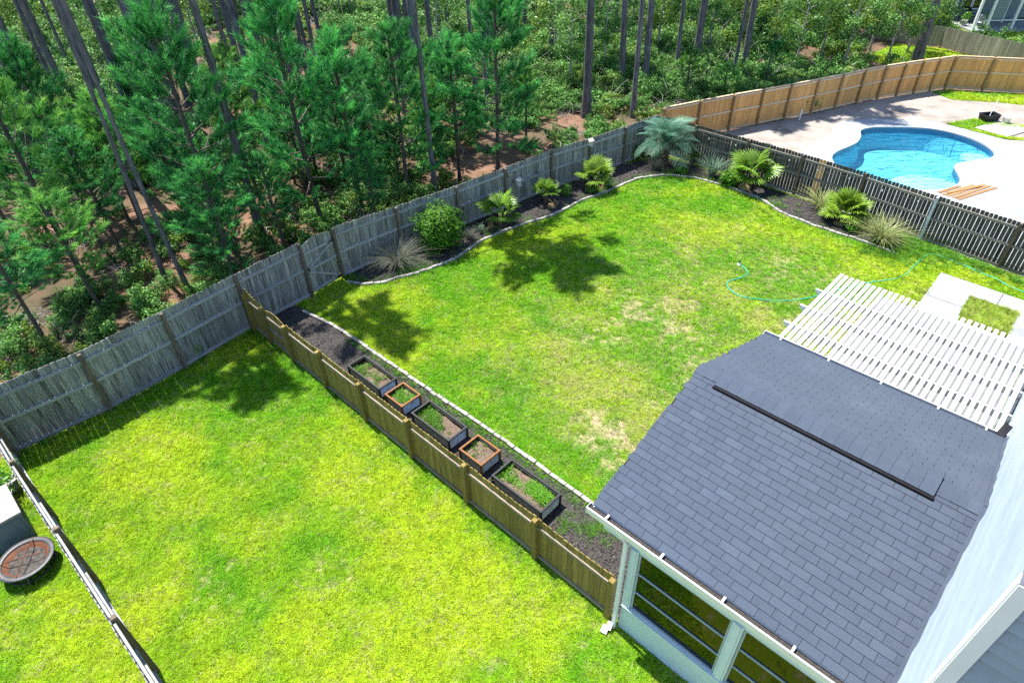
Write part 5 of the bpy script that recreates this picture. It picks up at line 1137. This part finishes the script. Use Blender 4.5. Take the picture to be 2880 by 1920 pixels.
# hose and sprinkler
HOSE = [(8.43, 19.67), (8.54, 19.22), (8.31, 18.9), (7.72, 18.65), (7.58, 18.43), (7.61, 18.07), (7.85, 17.7), (8.38, 17.51), (8.84, 17.4), (9.42, 17.39), (9.99, 17.47), (10.56, 17.66), (11.3, 17.95), (12.09, 18.2), (12.72, 18.36), (13.57, 18.52), (14.05, 18.8), (14.47, 19.2), (15.35, 19.95), (15.75, 20.0), (16.0, 19.69), (16.34, 19.27), (16.62, 18.78), (16.93, 18.35), (17.11, 17.85), (17.4, 17.45), (17.8, 16.8)]
hp = smooth_path([(x, y, .045) for x, y in HOSE], 5); mb = MB(); mb.tube([p - hp[0] for p in hp], .019, 7); tag(ob('garden_hose', mb.mesh('garden_hose', M_hose, True), None, hp[0]), 'teal green garden hose snaking over the lawn', 'hose')
t = thing('sprinkler', 'small lawn sprinkler at the end of the garden hose', 'sprinkler', (8.40, 19.75, 0), .4)
mb = MB(); mb.lathe([(.09, .01), (.09, .03), (.03, .05), (.025, .10), (.0, .10)], 12); ob('base', mb.mesh('sprinkler_base', M_galvpost), t); mb = MB(); mb.box((0, 0, .13), (.05, .05, .07)); mb.beam((-.06, 0, .17), (.08, 0, .19), .02, .015); ob('head', mb.mesh('sprinkler_head', M_rim), t)

# ------------------------------------------------------------------ beyond the left fence
fp = Vector((-10.83, 8.07, 0)); fpt = thing('fire_pit', 'rusty round fire pit bowl on legs beyond the left fence', 'fire pit', fp)
mb = MB(); mb.lathe([(.02, .20), (.2, .215), (.36, .27), (.46, .36), (.47, .36), (.36, .255), (.2, .2), (.02, .185)], 32); ob('bowl', mb.mesh('bowl', M_rust, True), fpt)
mb = MB(); mb.lathe([(.45, .36), (.46, .375), (.56, .37), (.575, .355), (.56, .345), (.46, .35)], 36); ob('rim', mb.mesh('pit_rim', M_rim, True), fpt)
mb = MB(); mb.lathe([(.0, .24), (.15, .25), (.30, .255), (.36, .27)], 24); ob('ash', mb.mesh('ash', M_ash, True), fpt)
for k in range(4):
    a_ = k * PI / 2 + .5; c, s_ = math.cos(a_), math.sin(a_); mb = MB(); mb.tube([(c * .42, s_ * .42, .30), (c * .52, s_ * .52, .16), (c * .48, s_ * .48, .0)], .022, 6); ob('leg', mb.mesh('pit_leg', M_rim), fpt)
mb = MB(); mb.lathe([(.46, .10), (.49, .10), (.49, .125), (.46, .125), (.46, .10)], 28); ob('base_ring', mb.mesh('base_ring', M_rim), fpt)
for k in range(2):
    a_ = .35 + k * PI / 2 * .9; pts = [(math.cos(a_) * .5 * x_, math.sin(a_) * .5 * x_, .375 + .05 * (1 - x_ * x_)) for x_ in (-1, -.6, -.2, .2, .6, 1)]; mb = MB(); mb.tube(pts, .011, 6); ob('grill_bar', mb.mesh('grill_bar', M_rust), fpt)
bx_ = U(-10.98, -8.18); st_ = thing('storage_box', 'large grey storage box beyond the left fence', 'box', bx_, UANG)
mb = MB(); mb.box((0, 0, .41), (1.1, 1.7, .82)); ob('body', mb.mesh('box_body', M_greybox), st_)
for y in (-.42, .42): mb = MB(); mb.box((.555, y, .44), (.02, .72, .55)); ob('panel', mb.mesh('box_panel', M_greybox), st_)
mb = MB(); mb.box((0, 0, .845), (1.16, 1.76, .05)); mb.box((0, 0, .88), (.95, 1.5, .03), None, .9); ob('lid', mb.mesh('box_lid', M_pavers), st_)

# ------------------------------------------------------------------ pool yard things
for k, (xa, ya, xb, yb, z) in enumerate(((18.55, 25.0, 19.75, 25.55, .045), (18.6, 24.78, 20.4, 25.62, .045), (18.75, 24.65, 20.9, 25.66, .045), (18.9, 24.48, 21.05, 25.5, .045), (19.0, 24.32, 21.22, 25.32, .045), (18.85, 24.9, 20.7, 25.5, .072))):
    mb = MB(); mb.beam((0, 0, 0), (xb - xa, yb - ya, 0), .14, .022); tag(ob('cedar_board', mb.mesh('cedar_board', M_board), None, (xa, ya, z)), 'new cedar board on the pool deck, %s' % ('shortest at the pool side', 'second from the pool', 'third from the pool', 'fourth from the pool', 'outermost facing the house', 'lying on top of the others')[k], 'board', 'loose cedar boards on the pool deck')
mb = MB(); mb.tube([(0, 0, 0), (.01, 0, .55)], .04, 10); mb.tube([(.01, 0, .55), (.01, 0, .58)], .047, 10); tag(ob('pipe', mb.mesh('pipe', M_white), None, (15.88, 34.05, 0)), 'white plastic pipe standing in the sand by the cedar fence', 'pipe')
tb = thing('tub', 'black rectangular mortar tub beside the pavers', 'tub', (25.55, 33.15, 0), .12)
mb = MB(); o_ = [(-.42, -.28), (.42, -.28), (.42, .28), (-.42, .28)]
mb.add([(x * .85, y * .85, .0) for x, y in o_] + [(x, y, .38) for x, y in o_] + [(x * .95, y * .93, .38) for x, y in o_] + [(x * .8, y * .8, .03) for x, y in o_], [(3, 2, 1, 0)] + [(i, (i + 1) % 4, 4 + (i + 1) % 4, 4 + i) for i in range(4)] + [(4 + i, 4 + (i + 1) % 4, 8 + (i + 1) % 4, 8 + i) for i in range(4)] + [(8 + i, 8 + (i + 1) % 4, 12 + (i + 1) % 4, 12 + i) for i in range(4)] + [(12, 13, 14, 15)]); ob('shell', mb.mesh('tub', M_black), tb)
mb = MB()
for i in range(4): x, y = o_[i]; x2, y2 = o_[(i + 1) % 4]; mb.beam((x, y, .385), (x2, y2, .385), .04, .02)
ob('rim', mb.mesh('tub_rim', M_black), tb)
mb = MB(); mb.tube([(0, 0, .1), (.5, .55, .95)], .016, 6); mb.box((0, 0, .1), (.16, .08, .02)); tag(ob('long_tool', mb.mesh('tool', M_galvpost), None, (25.5, 33.1, .02)), 'long handled tool leaning out of the black tub', 'tool')
mb = MB(); mb.lathe([(.0, .0), (.15, .0), (.19, .33), (.20, .33), (.20, .36), (.18, .36), (.14, .03), (.0, .03)], 20); bk = thing('bucket', 'white plastic bucket right of the black tub', 'bucket', (26.25, 32.75, 0)); ob('shell', mb.mesh('bucket', M_white, True), bk)
mb = MB(); mb.tube([(-.19, 0, .33), (-.15, .12, .26), (0, .2, .22), (.15, .12, .26), (.19, 0, .33)], .007, 5); ob('handle', mb.mesh('handle', M_rim), bk)
pv = thing('paver_platform', 'grey rectangular paver platform between pool deck and the tub', 'pavers', (24.3, 32.2, 0)); ex = Vector((.95, -.78)).normalized(); ey = Vector((.78, .52)).normalized()
ex = Vector((.92 * .9, -1.38 * .9)).normalized(); ey = Vector((1.16, .57)).normalized()
mb = MB(); mb.box((0, 0, .03), (.385, .285, .06)); m_pv = mb.mesh('paver', M_pavers)
for i in range(4):
    for j in range(7):
        q = ex * (.25 + .40 * i) + ey * (.2 + .30 * j); ob('paver', m_pv, pv, (q.x - .1, q.y, 0), (0, 0, math.atan2(ex.y, ex.x) + random.uniform(-.01, .01)))

# ------------------------------------------------------------------ the far house
fh = thing('far_house', 'blue grey house with white porch posts at the upper right corner', 'house', (35.2, 51.1, 0))
mb = MB(); mb.box((2.6, 1.8, .06), (5.6, 4.0, .16)); ob('porch_slab', mb.mesh('far_slab', M_conc), fh)
core = MB(); core.box((5.0, 6.4, 2.2), (10.4, 6.0, 4.4)); wl_ = ob('wall', core.mesh('far_wall', M_under), fh)
mb = MB(); mb.box((0, 0, 0), (10.44, .03, .15), Euler((.08, 0, 0)).to_matrix()); m_fp = mb.mesh('far_plank', M_farwall)
for k in range(27): ob('siding_plank', m_fp, wl_, (5.0, 3.39, .22 + .155 * k))
for x0, x1, y_, z0_, z1_ in ((.55, 1.35, 3.36, .9, 2.4), (1.45, 2.2, 3.36, .9, 2.4)):
    mb = MB(); 
    for z in (z0_, (z0_ + z1_) / 2, z1_): mb.box(((x0 + x1) / 2, y_ - .03, z), (x1 - x0, .05, .07))
    for x in (x0, x1): mb.box((x, y_ - .03, (z0_ + z1_) / 2), (.07, .052, z1_ - z0_))
    wn_ = ob('window', mb.mesh('far_window', M_white), fh); mb = MB(); mb.box(((x0 + x1) / 2, y_ - .012, (z0_ + z1_) / 2), (x1 - x0, .02, z1_ - z0_)); ob('pane', mb.mesh('far_pane', M_darkglass), wn_)
for x, y in ((.05, .2), (1.0, .15), (2.9, .15), (5.0, .15), (.05, 3.2)): mb = MB(); mb.box((x, y, 1.7), (.15, .15, 3.2)); ob('porch_post', mb.mesh('porch_post', M_white), fh)
mb = MB(); mb.box((3.0, .12, .75), (3.9, .05, .06)); mb.box((3.0, .12, 2.6), (3.9, .05, .08)); mb.box((2.0, .12, 1.6), (.05, .05, 2.0)); mb.box((4.0, .12, 1.6), (.05, .05, 2.0)); ob('screen_frame', mb.mesh('screen_frame', M_white), fh)
mb = MB(); mb.box((1.55, .10, 1.62), (.85, .04, 1.5)); pn = ob('shutter', mb.mesh('shutter', M_farwall), fh)
mb = MB(); mb.box((0, 0, 0), (.85, .02, .06), Euler((.5, 0, 0)).to_matrix()); m_lv = mb.mesh('louvre', M_farwall)
for k in range(12): ob('louvre', m_lv, pn, (1.55, .075, .95 + .12 * k))
mb = MB(); mb.add([(-.4, -.5, 3.6), (6.2, -.5, 3.6), (6.2, 3.6, 4.9), (-.4, 3.6, 4.9), (-.4, -.5, 3.45), (6.2, -.5, 3.45), (6.2, 3.6, 4.75), (-.4, 3.6, 4.75)], [(0, 1, 2, 3), (7, 6, 5, 4), (0, 4, 5, 1), (1, 5, 6, 2), (2, 6, 7, 3), (3, 7, 4, 0)]); ob('porch_roof', mb.mesh('far_porch_roof', M_farroof), fh)
mb = MB(); mb.add([(-.4, 3.2, 4.4), (10.4, 3.2, 4.4), (10.4, 9.8, 4.4), (-.4, 9.8, 4.4), (1.5, 6.5, 6.8), (8.5, 6.5, 6.8)], [(0, 1, 5, 4), (1, 2, 5), (2, 3, 4, 5), (3, 0, 4), (3, 2, 1, 0)]); ob('roof', mb.mesh('far_main_roof', M_farroof), fh)
def chair(label, p, rz, mat):
    t = thing('patio_chair', label, 'chair', p, rz)
    mb = MB(); mb.box((0, 0, .38), (.52, .5, .04)); ob('seat', mb.mesh('seat', mat), t)
    for k in range(5): mb = MB(); mb.beam((-.2 + .1 * k, .22, .38), (-.2 + .1 * k, .42, .95), .08, .02, Vector((1, 0, 0))); ob('back_slat', mb.mesh('back_slat', mat), t)
    for sx in (-1, 1):
        mb = MB(); mb.box((sx * .3, .0, .58), (.09, .6, .03)); ob('armrest', mb.mesh('armrest', mat), t)
        for y in (-.22, .22): mb = MB(); mb.box((sx * .27, y, .28), (.05, .06, .57)); ob('leg', mb.mesh('chair_leg', mat), t)
    return t
chair('white slatted chair on the far house porch', (36.0, 51.75, .14), 2.4, M_white)
chair('dark chair against the far house window', (36.3, 53.6, .14), .2, M_black)
chair('dark chair at the left of the far house porch', (35.6, 53.4, .14), -.5, M_black)
def potted(label, p, s):
    t = thing('potted_plant', label, 'plant', p); mb = MB(); mb.lathe([(0, 0), (.16, 0), (.22, .34), (.24, .34), (.24, .38), (.19, .38), (0, .33)], 16); ob('pot', mb.mesh('pot', M_pavers), t)
    ob('foliage', leafmesh('pot_foliage', M_weed, 220, .35 * s, .06, 3, squash=1.1), t, (0, 0, .6))
potted('potted plant at the corner of the far porch', (35.3, 52.6, .14), 1.2); potted('potted plant between the far porch posts', (36.7, 52.3, .14), 1.1)
shrub('leafy_shrub', 'leafy bush left of the far house porch', Vector((33.6, 53.0, 0)), 1.1, 1500, .09, M_shrub, 15, 1.1)
shrub('leafy_shrub', 'leafy bush overhanging the far grey fence', Vector((31.0, 50.2, 0)), 1.3, 1800, .09, M_shrub_y, 16, 1.2)

potted('potted plant beyond the left fence behind the storage box', U(-11.9, -7.55), 1.0); potted('second potted plant at the far left edge behind the storage box', U(-12.3, -7.35), 1.1)
